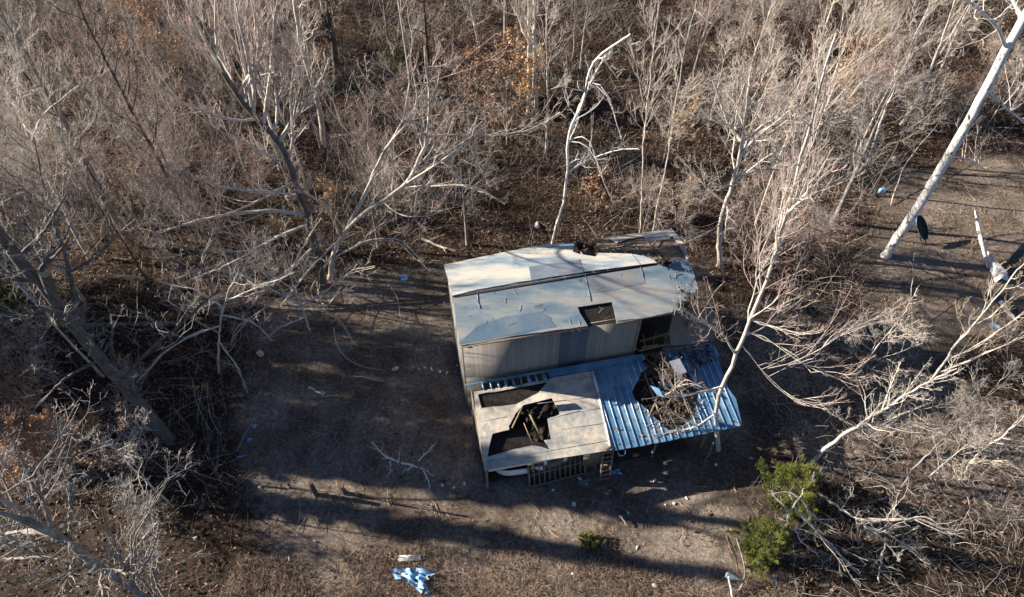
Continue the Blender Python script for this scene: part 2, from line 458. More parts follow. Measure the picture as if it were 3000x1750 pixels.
def proto_tree(kind, h, r, spec, twig, bark, seed, lean=.02, leafy=None, sides=9):
    g = np.random.default_rng(seed)
    K = 14
    z = np.linspace(-.15, h, K)
    w = np.cumsum(g.normal(0, lean * h / 6, (K, 2)), 0) * np.linspace(0, 1, K)[:, None]
    TP = np.column_stack([w[:, 0], w[:, 1], z])
    TR = r * (1 - np.linspace(0, 1, K) ** 1.1 * .86); TR[0] *= 1.5; TR[1] *= 1.08
    root = empty(kind)
    mb = MB(); mb.tube(TP, TR, sides)
    mb.build('trunk', bark, root, smooth=True)
    cm, P4 = make_crown(TP, TR, [], spec, g)
    if leafy:
        nm, dens = leafy
        pts = P4[g.random(len(P4)) < dens][:, 1:].reshape(-1, 3)
        pts = pts + g.normal(0, .05, pts.shape)
        cm.build('crown', (bark, twig), root)
        V, q = leaf_quads(pts, .07, g)
        mesh_obj('leaves', V, q, nm, root)
    else:
        cm.build('crown', (bark, twig), root)
    return root

def copy_tree(root, loc, rz, sc):
    r = root.copy(); COL.objects.link(r)
    r.location = [float(c) for c in loc]; r.rotation_euler = (random.uniform(-.04, .04), random.uniform(-.04, .04), rz); r.scale = (sc[0], sc[0], sc[1])
    for ch in root.children:
        c = ch.copy(); COL.objects.link(c); c.parent = r
    return r

# ================================================================== GROUND
def in_poly(X, Y, poly):
    inside = np.zeros(X.shape, bool)
    n = len(poly)
    for i in range(n):
        x0, y0 = poly[i]; x1, y1 = poly[(i + 1) % n]
        c = ((y0 > Y) != (y1 > Y)) & (X < (x1 - x0) * (Y - y0) / ((y1 - y0) + 1e-12) + x0)
        inside ^= c
    return inside
def gpoly(pp):
    return [tuple(at(x, y)[:2]) for x, y in pp]
CLEAR1 = gpoly([(745, 930), (830, 850), (1010, 800), (1290, 770), (2080, 760), (2130, 1000), (2230, 1300), (2230, 1420), (2290, 1560), (2330, 1900), (700, 1900), (800, 1560), (700, 1400), (690, 1200)])
CLEAR2 = gpoly([(2600, 520), (2800, 470), (3100, 430), (3150, 850), (2900, 1000), (2720, 1080), (2560, 960), (2500, 760)])
CLEAR3 = gpoly([(2130, 880), (2480, 930), (2700, 1040), (2850, 1150), (3100, 1250), (3150, 1560), (2800, 1470), (2450, 1400), (2300, 1330), (2200, 1150)])
def gz(x, y):
    return .10 * np.sin(x * .31 + 1.3) * np.cos(y * .27) + .05 * np.sin(x * .9 + y * .6)

def build_ground():
    def axis(lo, hi, step, far):
        a = np.arange(lo, hi + step, step)
        e = np.geomspace(step, far, 22)
        return np.concatenate([lo - e[::-1], a, hi + e])
    xs = axis(-60, 60, .5, 500); ys = axis(-2, 75, .5, 500)
    X, Y = np.meshgrid(xs, ys, indexing='ij')
    Z = gz(X, Y)
    V = np.stack([X, Y, Z], -1).reshape(-1, 3)
    nx, ny = len(xs), len(ys)
    i = np.arange(nx - 1)[:, None] * ny + np.arange(ny - 1)[None]
    q = np.stack([i, i + ny, i + ny + 1, i + 1], -1).reshape(-1, 4)
    o = mesh_obj('ground', V, q, 'ground', smooth=True)
    c = (in_poly(V[:, 0], V[:, 1], CLEAR1) | in_poly(V[:, 0], V[:, 1], CLEAR2) | in_poly(V[:, 0], V[:, 1], CLEAR3)).astype(np.float32).reshape(nx, ny)
    for _ in range(3):
        c[1:-1, 1:-1] = (c[1:-1, 1:-1] * 2 + c[2:, 1:-1] + c[:-2, 1:-1] + c[1:-1, 2:] + c[1:-1, :-2]) / 6
    a = o.data.attributes.new('grassy', 'FLOAT', 'POINT')
    a.data.foreach_set('value', c.ravel())
    tag(o, 'brown leaf-littered forest floor with a clearing of matted dry grass', 'ground', kind='structure')
build_ground()

def scatter(n, keep, lo=(-48, 3), hi=(48, 62), g=rng):
    out = []
    tot = 0
    while tot < n:
        p = np.column_stack([g.uniform(lo[0], hi[0], n), g.uniform(lo[1], hi[1], n)])
        # only the trapezoid the picture shows, with a margin
        p = p[np.abs(p[:, 0]) < 14 + p[:, 1] * .64]
        k = keep(p[:, 0], p[:, 1]); p = p[k]
        out.append(p); tot += len(p)
    return np.concatenate(out)[:n]
def clear_mask(x, y):
    return in_poly(x, y, CLEAR1) | in_poly(x, y, CLEAR2)
def thin_mask(x, y):      # flatter, barer ground: little brush
    return in_poly(x, y, CLEAR3) | ((x > 9) & (y < 13.5)) | ((x < -5) & (y < 11.5))

def patchy(x, y, s=1.0, sh=0.0):
    return .5 + .25 * (np.sin(x * .8 * s + 1.7 * np.sin(y * .5 * s + sh)) + np.sin(y * 1.1 * s + 1.3 * np.sin(x * .6 * s + sh * 2)))

# leaf litter
g = np.random.default_rng(5)
p = scatter(190000, lambda x, y: (~clear_mask(x, y) & (~thin_mask(x, y) | (g.random(len(x)) < .45))) | (g.random(len(x)) < .07 * (patchy(x, y, 1.3, 3.) > .45)), g=g)
P = np.column_stack([p, gz(p[:, 0], p[:, 1]) + g.uniform(.0, .10, len(p))])
V, q = leaf_quads(P, .075, g, .6)
tag(mesh_obj('leaf_litter', V, q, 'litter'), 'brown and orange fallen leaves covering the forest floor', 'fallen leaves', kind='stuff')

# undergrowth: arching twigs, weeds
def brush(name, n, keep, hmin, hmax, rad, material, label, cat, seed, arch=.35, K=3, sides=3):
    g = np.random.default_rng(seed)
    p = scatter(n, lambda x, y: keep(x, y, g), g=g)
    N = len(p)
    a = g.uniform(0, 2 * math.pi, N); h = g.uniform(hmin, hmax, N) ; 
    D = norm(np.column_stack([np.cos(a) * g.uniform(.1, 1, N), np.sin(a) * g.uniform(.1, 1, N), g.uniform(.35, 1, N)]))
    Q = np.empty((N, K, 3)); Q[:, 0] = np.column_stack([p, gz(p[:, 0], p[:, 1])])
    for k in range(1, K):
        D = norm(D + g.normal(0, arch * .7, (N, 3)) + np.array([0, 0, -arch * .5]))
        Q[:, k] = Q[:, k - 1] + D * (h / (K - 1))[:, None]
    Q[:, :, 2] = np.maximum(Q[:, :, 2], .01)
    R = np.broadcast_to(np.linspace(rad, rad * .4, K), (N, K)) * g.uniform(.6, 1.5, (N, 1))
    V, q = batch_tubes(Q, R, sides)
    return tag(mesh_obj(name, V, q, material), label, cat, kind='stuff')
brush('undergrowth', 58000, lambda x, y, g: ~clear_mask(x, y) & (patchy(x, y) * np.where(thin_mask(x, y), .45, 1) > g.uniform(.1, .9, len(x))), .25, 1.3, .007, 'brush', 'tangled brown brush and dead twigs under the trees', 'undergrowth', 21, K=4)
brush('tall_brush', 13000, lambda x, y, g: ~clear_mask(x, y) & (patchy(x, y, .6, 2.) * np.where(thin_mask(x, y), .4, 1) > g.uniform(.35, .9, len(x))), 1.0, 2.6, .009, 'twig_grey', 'tall thin bare stems rising through the undergrowth', 'brush', 22, arch=.22, K=4)
brush('dry_grass', 120000, lambda x, y, g: (clear_mask(x, y) & ~in_poly(x, y, HUT)), .05, .22, .006, 'grass', 'short matted dry grass of the clearing around the shed', 'grass', 23, K=3) if False else None

# ================================================================== SHED
ANG = math.radians(11.5)
U = np.array([math.cos(ANG), math.sin(ANG), 0]); Vn = np.array([-math.sin(ANG), math.cos(ANG), 0]); Zz = np.array([0, 0, 1.0])
ZE, ZR, ZB = 5.1, 5.72, 4.95
EO = at(1347, 1013, ZE)                     # front eave, left end
def L3(u, v, z):
    return np.array([EO[0], EO[1], 0]) + U * u + Vn * v + Zz * z
VR = 2.15; VB = 4.35
def uv_of(p):
    d = p - EO; return d @ U, d @ Vn
nF = np.cross(U, L3(0, VR, ZR) - L3(0, 0, ZE)); nF /= np.linalg.norm(nF)
nB = np.cross(U, L3(0, VB, ZB) - L3(0, VR, ZR)); nB /= np.linalg.norm(nB)
ZA, ZF = 2.5, 2.15
LE = at(1418, 1376, ZF)
vL = (LE - EO) @ Vn
nL = np.cross(U, L3(0, 0, ZA) - L3(0, vL, ZF)); nL /= np.linalg.norm(nL)
pL = L3(0, 0, ZA)

def slab(px, p0, n, thick, material, name, parent, holes=(), dz=0.0, rag=0.0, seed=1):
    """outline surveyed in the photograph, laid on a roof plane, extruded to a real thickness"""
    g = np.random.default_rng(seed)
    n = np.asarray(n); p0 = np.asarray(p0) + n * dz
    loops = []
    for lp in [px] + list(holes):
        P = [plane_at(x, y, p0, n) for x, y in lp]
        if rag:
            Q = []
            for i in range(len(P)):
                a, b = P[i], P[(i + 1) % len(P)]
                k = max(1, int(np.linalg.norm(b - a) / .35))
                for j in range(k):
                    w = np.cross(n, (b - a) / np.linalg.norm(b - a))
                    Q.append(a + (b - a) * j / k + w * (g.normal(0, rag) if j else 0))
            P = Q
        loops.append(P)
    allp = [p for lp in loops for p in lp]
    tris = tessellate_polygon([[Vector(p) for p in lp] for lp in loops])
    m = len(allp)
    V = np.array(allp + [p - n * thick for p in allp])
    F = []
    for t in tris:
        a, b, c = t
        nn = np.cross(V[b] - V[a], V[c] - V[a])
        if nn @ n < 0: a, b, c = a, c, b
        F.append([a, b, c]); F.append([a + m, c + m, b + m])
    off = 0
    for lp in loops:
        k = len(lp)
        for i in range(k):
            j = (i + 1) % k
            F.append([off + i, off + j, off + j + m, off + i + m])
        off += k
    return mesh_obj(name, V, F, material, parent)

shed = empty('metal_shed', (0, 0, 0))
shed.location = L3(4.5, 1.5, 0)
tag(shed, 'collapsing shed with pale metal gable roof over tall grey wall and torn low lean-to roofs', 'shed')
SHO = np.array(shed.location)
class Under:      # geometry given in world space, parented at the shed's origin
    pass
def fix(o):
    """world-space mesh -> local to the shed"""
    o.location = [-c for c in SHO]; return o
def part(mb, name, material, smooth=False):
    V = np.concatenate(mb.v) - SHO; mb.v = [V]
    return mb.build(name, material, shed, smooth=smooth)
def spart(*a, **k):
    o = slab(*a, **k)
    n = len(o.data.vertices); c = np.empty(n * 3, np.float32); o.data.vertices.foreach_get('co', c)
    c = c.reshape(-1, 3) - SHO; o.data.vertices.foreach_set('co', c.ravel()); o.data.update(); return o
def ppart(name, V, F, material):
    return mesh_obj(name, np.asarray(V) - SHO, F, material, shed)

# main roof, front slope with the square hole at its eave
pE = L3(0, 0, ZE)
front_px = [(1327, 870), (1398, 853), (1552, 827), (1712, 802), (1925, 776), (1965, 764), (2014, 759), (2032, 800), (2046, 846), (2022, 868), (2003, 893), (2000, 908), (1879, 933), (1806, 941), (1793, 885), (1692, 900), (1699, 917), (1722, 955), (1500, 985), (1347, 1013), (1336, 950)]
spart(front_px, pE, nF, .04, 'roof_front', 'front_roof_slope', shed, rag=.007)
back_px = [(1300, 776), (1390, 757), (1488, 737), (1550, 724), (1607, 716), (1684, 711), (1678, 738), (1700, 745), (1745, 752), (1752, 741), (1790, 742), (1850, 744), (1890, 751), (1915, 762), (1925, 770), (1712, 796), (1552, 822), (1398, 848), (1325, 866), (1312, 815)]
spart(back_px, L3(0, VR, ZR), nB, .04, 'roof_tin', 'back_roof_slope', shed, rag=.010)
o = spart([(1549, 782), (1640, 767), (1697, 762), (1709, 798), (1630, 809), (1556, 820)], L3(0, VR, ZR), nB, .012, 'roof_patch', 'roof_patch', shed, dz=.014); o['label'] = 'slate blue replacement sheet near the ridge'
spart([(1905, 768), (1945, 752), (1935, 772), (2012, 756), (2010, 742), (2000, 715), (1978, 690), (1961, 671), (1900, 680), (1830, 688), (1752, 698), (1748, 715), (1752, 737), (1850, 742), (1890, 749)], L3(0, VR, ZR), nB, .03, 'roof_rust', 'rusted_roof_sheet', shed, dz=-.12, rag=.03)
o = spart([(1752, 699), (1830, 688), (1900, 680), (1961, 671), (1972, 690), (1960, 700), (1945, 690), (1900, 690), (1840, 700), (1810, 712), (1790, 703)], L3(0, VR, ZR), nB, .02, 'roof_felt', 'roof_edge_strip', shed, dz=-.05, rag=.02)
crumple_later = True
# ridge gap: dark batten seen between the two slopes, with nail blocks
m = MB()
r0, r1 = plane_at(1327, 867, L3(0, VR, ZR), Zz), plane_at(1925, 772, L3(0, VR, ZR), Zz)
m.bar(r0 - Zz * .03, r1 - Zz * .03, .10, .04)
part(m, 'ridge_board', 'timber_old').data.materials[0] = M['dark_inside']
# seams standing on the sheets
def seam(pxs, p0, n, w=.025, h=.02, name='seam', mt='roof_patch'):
    m = MB(); Q = [plane_at(x, y, p0, n) for x, y in pxs]
    for a, b in zip(Q[:-1], Q[1:]):
        m.bar(a + np.asarray(n) * h * .5, b + np.asarray(n) * h * .5, w, h, n)
    return part(m, name, mt)
seam([(1714, 803), (1722, 840), (1731, 883)], pE, nF)
seam([(1398, 856), (1401, 888), (1408, 905)], pE, nF)
seam([(1876, 781), (1886, 815)], pE, nF, .015)
seam([(1697, 760), (1709, 797)], L3(0, VR, ZR), nB, .02)
seam([(1850, 744), (1877, 778)], L3(0, VR, ZR), nB, .015)
# sheet laps on the front slope
# front eave board
m = MB(); a = plane_at(1347, 1014, pE, nF); b = plane_at(1722, 956, pE, nF)
m.bar(a - Zz * .085, b - Zz * .085, .05, .09); a = plane_at(1806, 942, pE, nF); b = plane_at(2000, 909, pE, nF); m.bar(a - Zz * .085, b - Zz * .085, .05, .09)
part(m, 'eave_board', 'timber_old')
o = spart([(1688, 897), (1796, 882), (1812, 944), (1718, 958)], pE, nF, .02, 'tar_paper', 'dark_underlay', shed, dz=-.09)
# lapped sheets give the front slope its outlines
for px_, mt_ in (([(1345, 1003), (1400, 955), (1480, 928), (1585, 913), (1605, 925), (1630, 958), (1560, 969), (1450, 990), (1347, 1008)], 'roof_lap'),
                 ([(1716, 810), (1880, 785), (1890, 830), (1800, 850), (1728, 858)], 'roof_lap2')):
    spart(px_, pE, nF, .006, mt_, 'lapped_sheet', shed, dz=.008)
# rafters seen inside the hole
m = MB()
for u in np.arange(.5, 9.6, .61):
    m.bar(L3(u, .35, ZE - .08), L3(u, VR - .05, ZR - .1), .05, .10)
    m.bar(L3(u, VR + .05, ZR - .1), L3(u, VB - .15, ZB - .1), .05, .10)
part(m, 'rafters', 'timber_old')

# walls. wall u-range from pixels
uw0 = .12; uw1 = uv_of(plane_at(1876, 935, L3(0, .12, 0), Vn))[0]
up0 = uv_of(plane_at(1643, 969, L3(0, .12, 0), Vn))[0]; up1 = uv_of(plane_at(1725, 957, L3(0, .12, 0), Vn))[0]
def wall(u0, u1, v0, v1, z0, z1, name, mt, th=.06):
    me_o = None
    p = L3(u0, v0, 0); q_ = L3(u1, v1, 0)
    d = q_ - p; Ln = np.linalg.norm(d); a = math.atan2(d[1], d[0])
    m = MB(); m.box((Ln / 2, 0, (z0 + z1) / 2), (Ln, th, z1 - z0))
    o = m.build(name, mt, shed)
    o.location = [float(c) for c in (p - SHO)]; o.rotation_euler = (0, 0, a)
    return o
wall(uw0, up0, .12, .12, 0, ZE - .06, 'front_wall', 'siding_grey')
wall(up1, uw1, .12, .12, 0, ZE - .06, 'front_wall', 'siding_grey')
o = wall(up0, up1, .12, .12, 0, ZE - .06, 'wall_patch', 'siding_blue'); o['label'] = 'slate blue sheet patching the grey wall'
wall(.1, .1, .16, VB - .15, 0, ZB - .15, 'side_wall', 'siding_grey')
wall(uw1 - .1, uw1 - .1, .2, VB - .15, 0, ZB - .4, 'side_wall', 'siding_low')
wall(.15, 9.6, VB - .15, VB - .15, 0, ZB - .12, 'back_wall', 'siding_grey')
for u_, v_, r_ in ((uw1 + .02, .1, .05), (9.75, .15, .07), (9.7, VB - .2, .07)):
    m = MB(); m.tube([L3(u_, v_, 0), L3(u_, v_, ZB - .1)], r_, 6); part(m, 'corner_post', 'timber_old')
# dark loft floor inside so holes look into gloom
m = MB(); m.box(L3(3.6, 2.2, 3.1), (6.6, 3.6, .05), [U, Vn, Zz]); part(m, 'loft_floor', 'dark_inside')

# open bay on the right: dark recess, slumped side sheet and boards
m = MB(); m.box(L3((uw1 + 9.6) / 2, 1.3, 2.6), (9.5 - uw1, .05, 4.6), [U, Vn, Zz]); part(m, 'bay_partition', 'dark_inside')  # near-black panel standing in for the shade of the open bay
ypl = L3(0, .15, 0)
o = spart([(1972, 926), (2030, 910), (2088, 900), (2094, 955), (2090, 1000), (2020, 1008), (1966, 1012), (1960, 970)], L3(0, -.1, 3.2), norm(Vn * -.75 + Zz * .65), .04, 'siding_low', 'slumped_side_sheet', shed, rag=.05)
for (a, b, w) in (((1875, 1000), (1965, 975), .10), ((1880, 1018), (1930, 1010), .08), ((1872, 1028), (1958, 1008), .07), ((1945, 990), (1990, 960), .06)):
    m = MB(); m.bar(plane_at(*a, L3(0, -.1, 2.75), Zz), plane_at(*b, L3(0, -.1, 2.9), Zz), w, .05)
    part(m, 'fallen_board', 'timber_yellow')
for k in range(4):
    m = MB(); m.bar(L3(uw1 + .3 + k * .4, .3 + .1 * (k % 3), 2.2), L3(uw1 + .1 + k * .6, .9, 2.4 + .1 * k), .07, .04)
    part(m, 'broken_joist', 'timber_old')

# ---- low lean-to: felted left half with burst hole
felt_px = [(1383, 1131), (1404, 1126), (1500, 1113), (1610, 1092), (1735, 1087), (1750, 1150), (1772, 1240), (1791, 1319), (1700, 1333), (1560, 1355), (1418, 1377), (1408, 1310), (1396, 1230), (1390, 1170)]
strip = [(1398, 1152), (1500, 1136), (1609, 1116), (1577, 1151), (1515, 1184), (1470, 1190), (1411, 1196)]
burst = [(1533, 1186), (1575, 1176), (1617, 1166), (1630, 1190), (1641, 1213), (1622, 1222), (1604, 1227), (1609, 1258), (1615, 1287), (1594, 1290), (1604, 1304), (1611, 1318), (1585, 1309), (1560, 1305), (1500, 1318), (1428, 1339), (1435, 1300), (1443, 1271), (1470, 1264), (1492, 1259), (1490, 1242), (1510, 1210)]
slot = [(1404, 1123), (1500, 1106), (1601, 1091), (1604, 1110), (1500, 1130), (1406, 1145)]
felt_px = [(1388, 1148), (1500, 1131), (1606, 1112), (1625, 1105), (1735, 1087)] + felt_px[5:]
spart(felt_px, pL, nL, .05, 'roof_felt', 'felt_roof', shed, rag=.012, holes=[burst, [(1400, 1156), (1500, 1139), (1604, 1119), (1577, 1151), (1515, 1184), (1470, 1190), (1411, 1196)]])
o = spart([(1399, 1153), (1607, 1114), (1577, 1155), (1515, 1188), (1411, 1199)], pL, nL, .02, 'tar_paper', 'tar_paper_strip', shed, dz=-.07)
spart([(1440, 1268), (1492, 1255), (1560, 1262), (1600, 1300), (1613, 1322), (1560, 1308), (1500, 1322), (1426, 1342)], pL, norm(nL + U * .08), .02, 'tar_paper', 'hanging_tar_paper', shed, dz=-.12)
# light roll edge between felt and ribbed sheets
seam([(1735, 1087), (1752, 1150), (1773, 1240), (1791, 1319)], pL, nL, .09, .05, 'edge_flashing', 'white_paint')
seam([(1640, 1118), (1752, 1102)], pL, nL, .015, .01, 'felt_lap', 'roof_patch'); seam([(1620, 1262), (1776, 1240)], pL, nL, .015, .01, 'felt_lap', 'roof_patch'); seam([(1405, 1236), (1485, 1222)], pL, nL, .015, .01, 'felt_lap', 'roof_patch'); seam([(1430, 1352), (1780, 1292)], pL, nL, .015, .01, 'felt_lap', 'roof_patch')
seam([(1575, 1183), (1660, 1173), (1762, 1160)], pL, nL, .02, .012, 'felt_lap', 'roof_patch')
seam([(1610, 1226), (1700, 1205), (1770, 1195)], pL, nL, .02, .012, 'felt_lap', 'roof_patch')
# lifted flap on the burst's left edge
spart([(1515, 1183), (1560, 1160), (1600, 1150), (1618, 1166), (1575, 1177), (1533, 1187), (1511, 1211), (1493, 1246), (1487, 1245), (1505, 1200)], pL, norm(nL - U * .12), .015, 'roof_felt', 'lifted_flap', shed, dz=.10)
# timbers inside the burst
m = MB()
def inP(x, y, dz): return plane_at(x, y, pL + Zz * dz, Zz * 1.0)
for a, b, w in (((1531, 1192), (1500, 1255), .09), ((1545, 1200), (1578, 1262), .07), ((1552, 1215), (1583, 1275), .10), ((1535, 1240), (1560, 1300), .05)):
    m = MB(); m.bar(inP(*a, -.02), inP(*b, -.28), w * .75, .04)
    part(m, 'splintered_rafter', 'timber_yellow')
for k, (a, b) in enumerate((((1545, 1175), (1640, 1205)), ((1520, 1240), (1620, 1270)), ((1600, 1165), (1640, 1215)), ((1450, 1290), (1600, 1300)), ((1580, 1230), (1625, 1180)))):
    m = MB(); m.bar(inP(*a, -.6 - .1 * k), inP(*b, -.8), .08, .05)
    part(m, 'broken_rafter', 'timber_old')
# crumpled membrane
def crumple(pxs, z0, amp, material, name, seed):
    g = np.random.default_rng(seed); n = 14
    A, B, C_, D_ = [inP(x, y, z0) for x, y in pxs]; amp *= .6
    s, t = np.meshgrid(np.linspace(0, 1, n), np.linspace(0, 1, n), indexing='ij')
    P = ((1 - s) * (1 - t))[..., None] * A + (s * (1 - t))[..., None] * B + (s * t)[..., None] * C_ + ((1 - s) * t)[..., None] * D_
    h = np.abs(np.sin(s * 9 + 3 * t + g.random() * 6)) * amp + g.normal(0, amp * .25, s.shape)
    P = P + h[..., None] * Zz + g.normal(0, amp * .12, P.shape)
    V = P.reshape(-1, 3); V = np.concatenate([V, V - Zz * .01]); i = np.arange(n - 1)[:, None] * n + np.arange(n - 1)[None]
    q = np.stack([i, i + n, i + n + 1, i + 1], -1).reshape(-1, 4)
    return ppart(name, V, np.concatenate([q, q[:, ::-1] + n * n]), material)
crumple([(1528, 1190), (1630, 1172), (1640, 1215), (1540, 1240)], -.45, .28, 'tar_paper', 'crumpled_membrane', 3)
def shard(px, dz, tilt, nm='torn_sheet', mt='blue_tin'):
    return spart(px, pL, norm(nL + tilt), .01, mt, nm, shed, dz=dz, rag=.02)
def debris_px(px0, p0, n, name, cnt, amp, seed):
    g = np.random.default_rng(seed)
    xs = [q[0] for q in px0]; ys = [q[1] for q in px0]; P = []
    while len(P) < cnt:
        x, y = g.uniform(min(xs), max(xs)), g.uniform(min(ys), max(ys))
        if in_poly(np.array([x]), np.array([y]), px0)[0]: P.append(plane_at(x, y, p0 + Zz * g.uniform(0, amp), n))
    V, q = leaf_quads(np.array(P), .07, g, .3)
    o = mesh_obj(name, V - SHO, q, 'litter', shed); o['kind'] = 'stuff'; return o
debris_px([(1940, 765), (2012, 757), (2046, 846), (2003, 905), (1975, 890), (1990, 840)], pE, nF, 'leaf_debris', 90, .03, 61)
debris_px([(1950, 1028), (2080, 1010), (2100, 1060), (2040, 1080)], pL, nL, 'leaf_debris', 300, .08, 62)
# rotten heap in the notch of the back slope and at the ridge end
def heap(px, py, p0, n, sx, sy, sz, seed):
    g = np.random.default_rng(seed); c = plane_at(px, py, p0, n); m = MB()
    for k in range(16):
        d = np.array([g.normal(0, sx), g.normal(0, sy), abs(g.normal(0, sz))]); t_ = norm(g.normal(size=3) * np.array([1, 1, .5]))
        m.bar(c + d - t_ * g.uniform(.06, .16), c + d + t_ * g.uniform(.06, .16), g.uniform(.05, .14), g.uniform(.03, .10), norm(g.normal(size=3)))
    return part(m, 'rotten_heap', 'rot_debris')
for px_, py_ in ((1905, 1120), (1940, 1160), (1975, 1200), (1990, 1140), (1960, 1235), (1915, 1180), (2000, 1090), (1940, 1075), (1900, 1060)):
    heap(px_, py_, pL - Zz * .45, nL, .16, .14, .10, px_)
debris_px([(1740, 1095), (1870, 1045), (1850, 1150), (1900, 1210), (1960, 1265), (2030, 1240), (2160, 1200), (2170, 1240), (1800, 1315)], pL, nL, 'leaf_debris', 110, .03, 63)
heap(2022, 872, pE, nF, .08, .12, .06, 5); heap(2006, 893, pE, nF, .10, .08, .05, 7)
spart([(1955, 672), (1966, 668), (1995, 700), (2020, 752), (2012, 760), (1985, 712)], L3(0, VR, ZR), nB, .02, 'roof_felt', 'roof_edge_strip', shed, dz=-.03, rag=.01)
for px_, tl in (([(1790, 700), (1850, 694), (1862, 712), (1800, 722)], (.10, .22)), ([(1880, 682), (1950, 674), (1962, 700), (1895, 706)], (-.1, .18)), ([(1925, 715), (1985, 712), (1996, 740), (1940, 745)], (.15, -.05))):
    spart(px_, L3(0, VR, ZR), norm(nB + U * tl[0] + Vn * tl[1]), .012, 'roof_felt' if tl[0] < .12 else 'roof_patch', 'lifted_sheet', shed, dz=.03, rag=.015)
for k_, (a_, b_) in enumerate((((1760, 735), (1870, 712)), ((1860, 740), (1990, 722)), ((1900, 748), (1930, 690)), ((1800, 738), (1815, 705)))):
    m = MB(); m.bar(plane_at(*a_, L3(0, VR, ZR) + Zz * -.02, nB), plane_at(*b_, L3(0, VR, ZR) + Zz * .03, nB), .07, .04); part(m, 'exposed_board', 'timber_old')
for k_, (a_, b_, z_) in enumerate((((1890, 1050), (1990, 1120), .0), ((1900, 1225), (1950, 1110), -.1), ((1960, 1050), (2020, 1210), .05), ((2030, 1060), (2075, 1150), .08), ((1935, 1035), (2060, 1020), .1))):
    m = MB(); m.bar(inP(*a_, z_ - .15), inP(*b_, z_), .07, .035); part(m, 'broken_board', 'timber_old')
shard([(2000, 1020), (2060, 1012), (2075, 1050), (2020, 1062)], .10, U * .12 + Vn * .1, mt='roof_rust')
shard([(1960, 1060), (1990, 1050), (2012, 1090), (1985, 1100)], .06, U * -.2, mt='roof_patch')
shard([(1945, 1232), (1985, 1222), (2000, 1250), (1962, 1262)], .05, U * .1, mt='roof_rust')
heap(1697, 722, L3(0, VR, ZR), nB, .10, .12, .08, 1); heap(1728, 732, L3(0, VR, ZR), nB, .15, .12, .08, 2); heap(1945, 770, L3(0, VR, ZR), nB, .12, .06, .06, 3)
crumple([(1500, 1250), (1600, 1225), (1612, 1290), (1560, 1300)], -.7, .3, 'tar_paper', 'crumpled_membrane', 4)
# lean-to floor of gloom
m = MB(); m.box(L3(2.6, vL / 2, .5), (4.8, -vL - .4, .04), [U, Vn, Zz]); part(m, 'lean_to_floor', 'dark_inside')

# ---- strip of blue sheeting under the tall wall
def ribbed(px, holes, name, mt, dz=0., rag=0., n=nL, p0=pL):
    return spart(px, p0, n, .02, mt, name, shed, holes=holes, dz=dz, rag=rag)
m = MB()
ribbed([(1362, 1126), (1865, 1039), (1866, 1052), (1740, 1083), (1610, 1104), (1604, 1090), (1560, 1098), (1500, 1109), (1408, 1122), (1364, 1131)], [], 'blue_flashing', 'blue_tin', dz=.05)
for x in np.linspace(1412, 1590, 9):
    y = 1122 - (x - 1404) * .165; m = MB()
    a = inP(x, y, -.0); b = inP(x + 5 + 4 * random.random(), y + 22, -.02); m.bar(a, b, .05 + .10 * random.random(), .03)
    part(m, 'blue_slat', 'blue_tin')
for x in (1436, 1452, 1478, 1512, 1545, 1575):
    y = 1124 - (x - 1404) * .165; m = MB()
    m.bar(inP(x, y, -.2), inP(x + 4, y + 20, -.25), .10, .03)
    part(m, 'red_batten', 'timber_red')
# ---- ribbed roof in sky-tinted tin, with the crater
rib_px = [(1737, 1086), (1865, 1040), (1880, 1037), (1893, 1048), (1880, 1062), (1897, 1078), (1878, 1092), (1872, 1110), (1860, 1130), (1852, 1150), (1860, 1170), (1880, 1186), (1894, 1198), (1908, 1208), (1918, 1225), (1945, 1246), (1960, 1262), (1978, 1258), (2000, 1248), (2022, 1232), (2038, 1210), (2040, 1180), (2048, 1150), (2028, 1120), (2020, 1098), (1990, 1070), (1966, 1048), (1950, 1040), (1946, 1024), (2010, 1014), (2082, 1005), (2098, 1024), (2106, 1060), (2124, 1112), (2134, 1140), (2156, 1168), (2166, 1210), (2174, 1247), (2060, 1272), (1940, 1296), (1798, 1321), (1776, 1240)]
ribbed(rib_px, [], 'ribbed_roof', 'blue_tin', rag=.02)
# ribs follow the fall of the roof
fall = norm((L3(0, vL, ZF) - L3(0, 0, ZA)))
ribP = [plane_at(x, y, pL, nL) for x, y in rib_px]
rU = np.array([(p - pL) @ U for p in ribP]); rV = np.array([(p - pL) @ Vn for p in ribP])
m = MB(); rm = MB()
for u in np.arange(rU.min() + .12, rU.max() - .05, .29):
    ts = np.linspace(rV.min(), rV.max(), 160)
    ins = in_poly(np.full(160, u), ts, list(zip(rU, rV)))
    k = 0
    while k < 160:
        if ins[k]:
            j = k
            while j + 1 < 160 and ins[j + 1]: j += 1
            if ts[j] - ts[k] > .15:
                def on(v): return L3(u, v, ZA) + Zz * ((ZF - ZA) * (v / vL))
                m.bar(on(ts[k]) + nL * .018, on(ts[j]) + nL * .018, .045, .036, nL)
            k = j + 1
        else: k += 1
part(m, 'roof_rib', 'rib_edge')
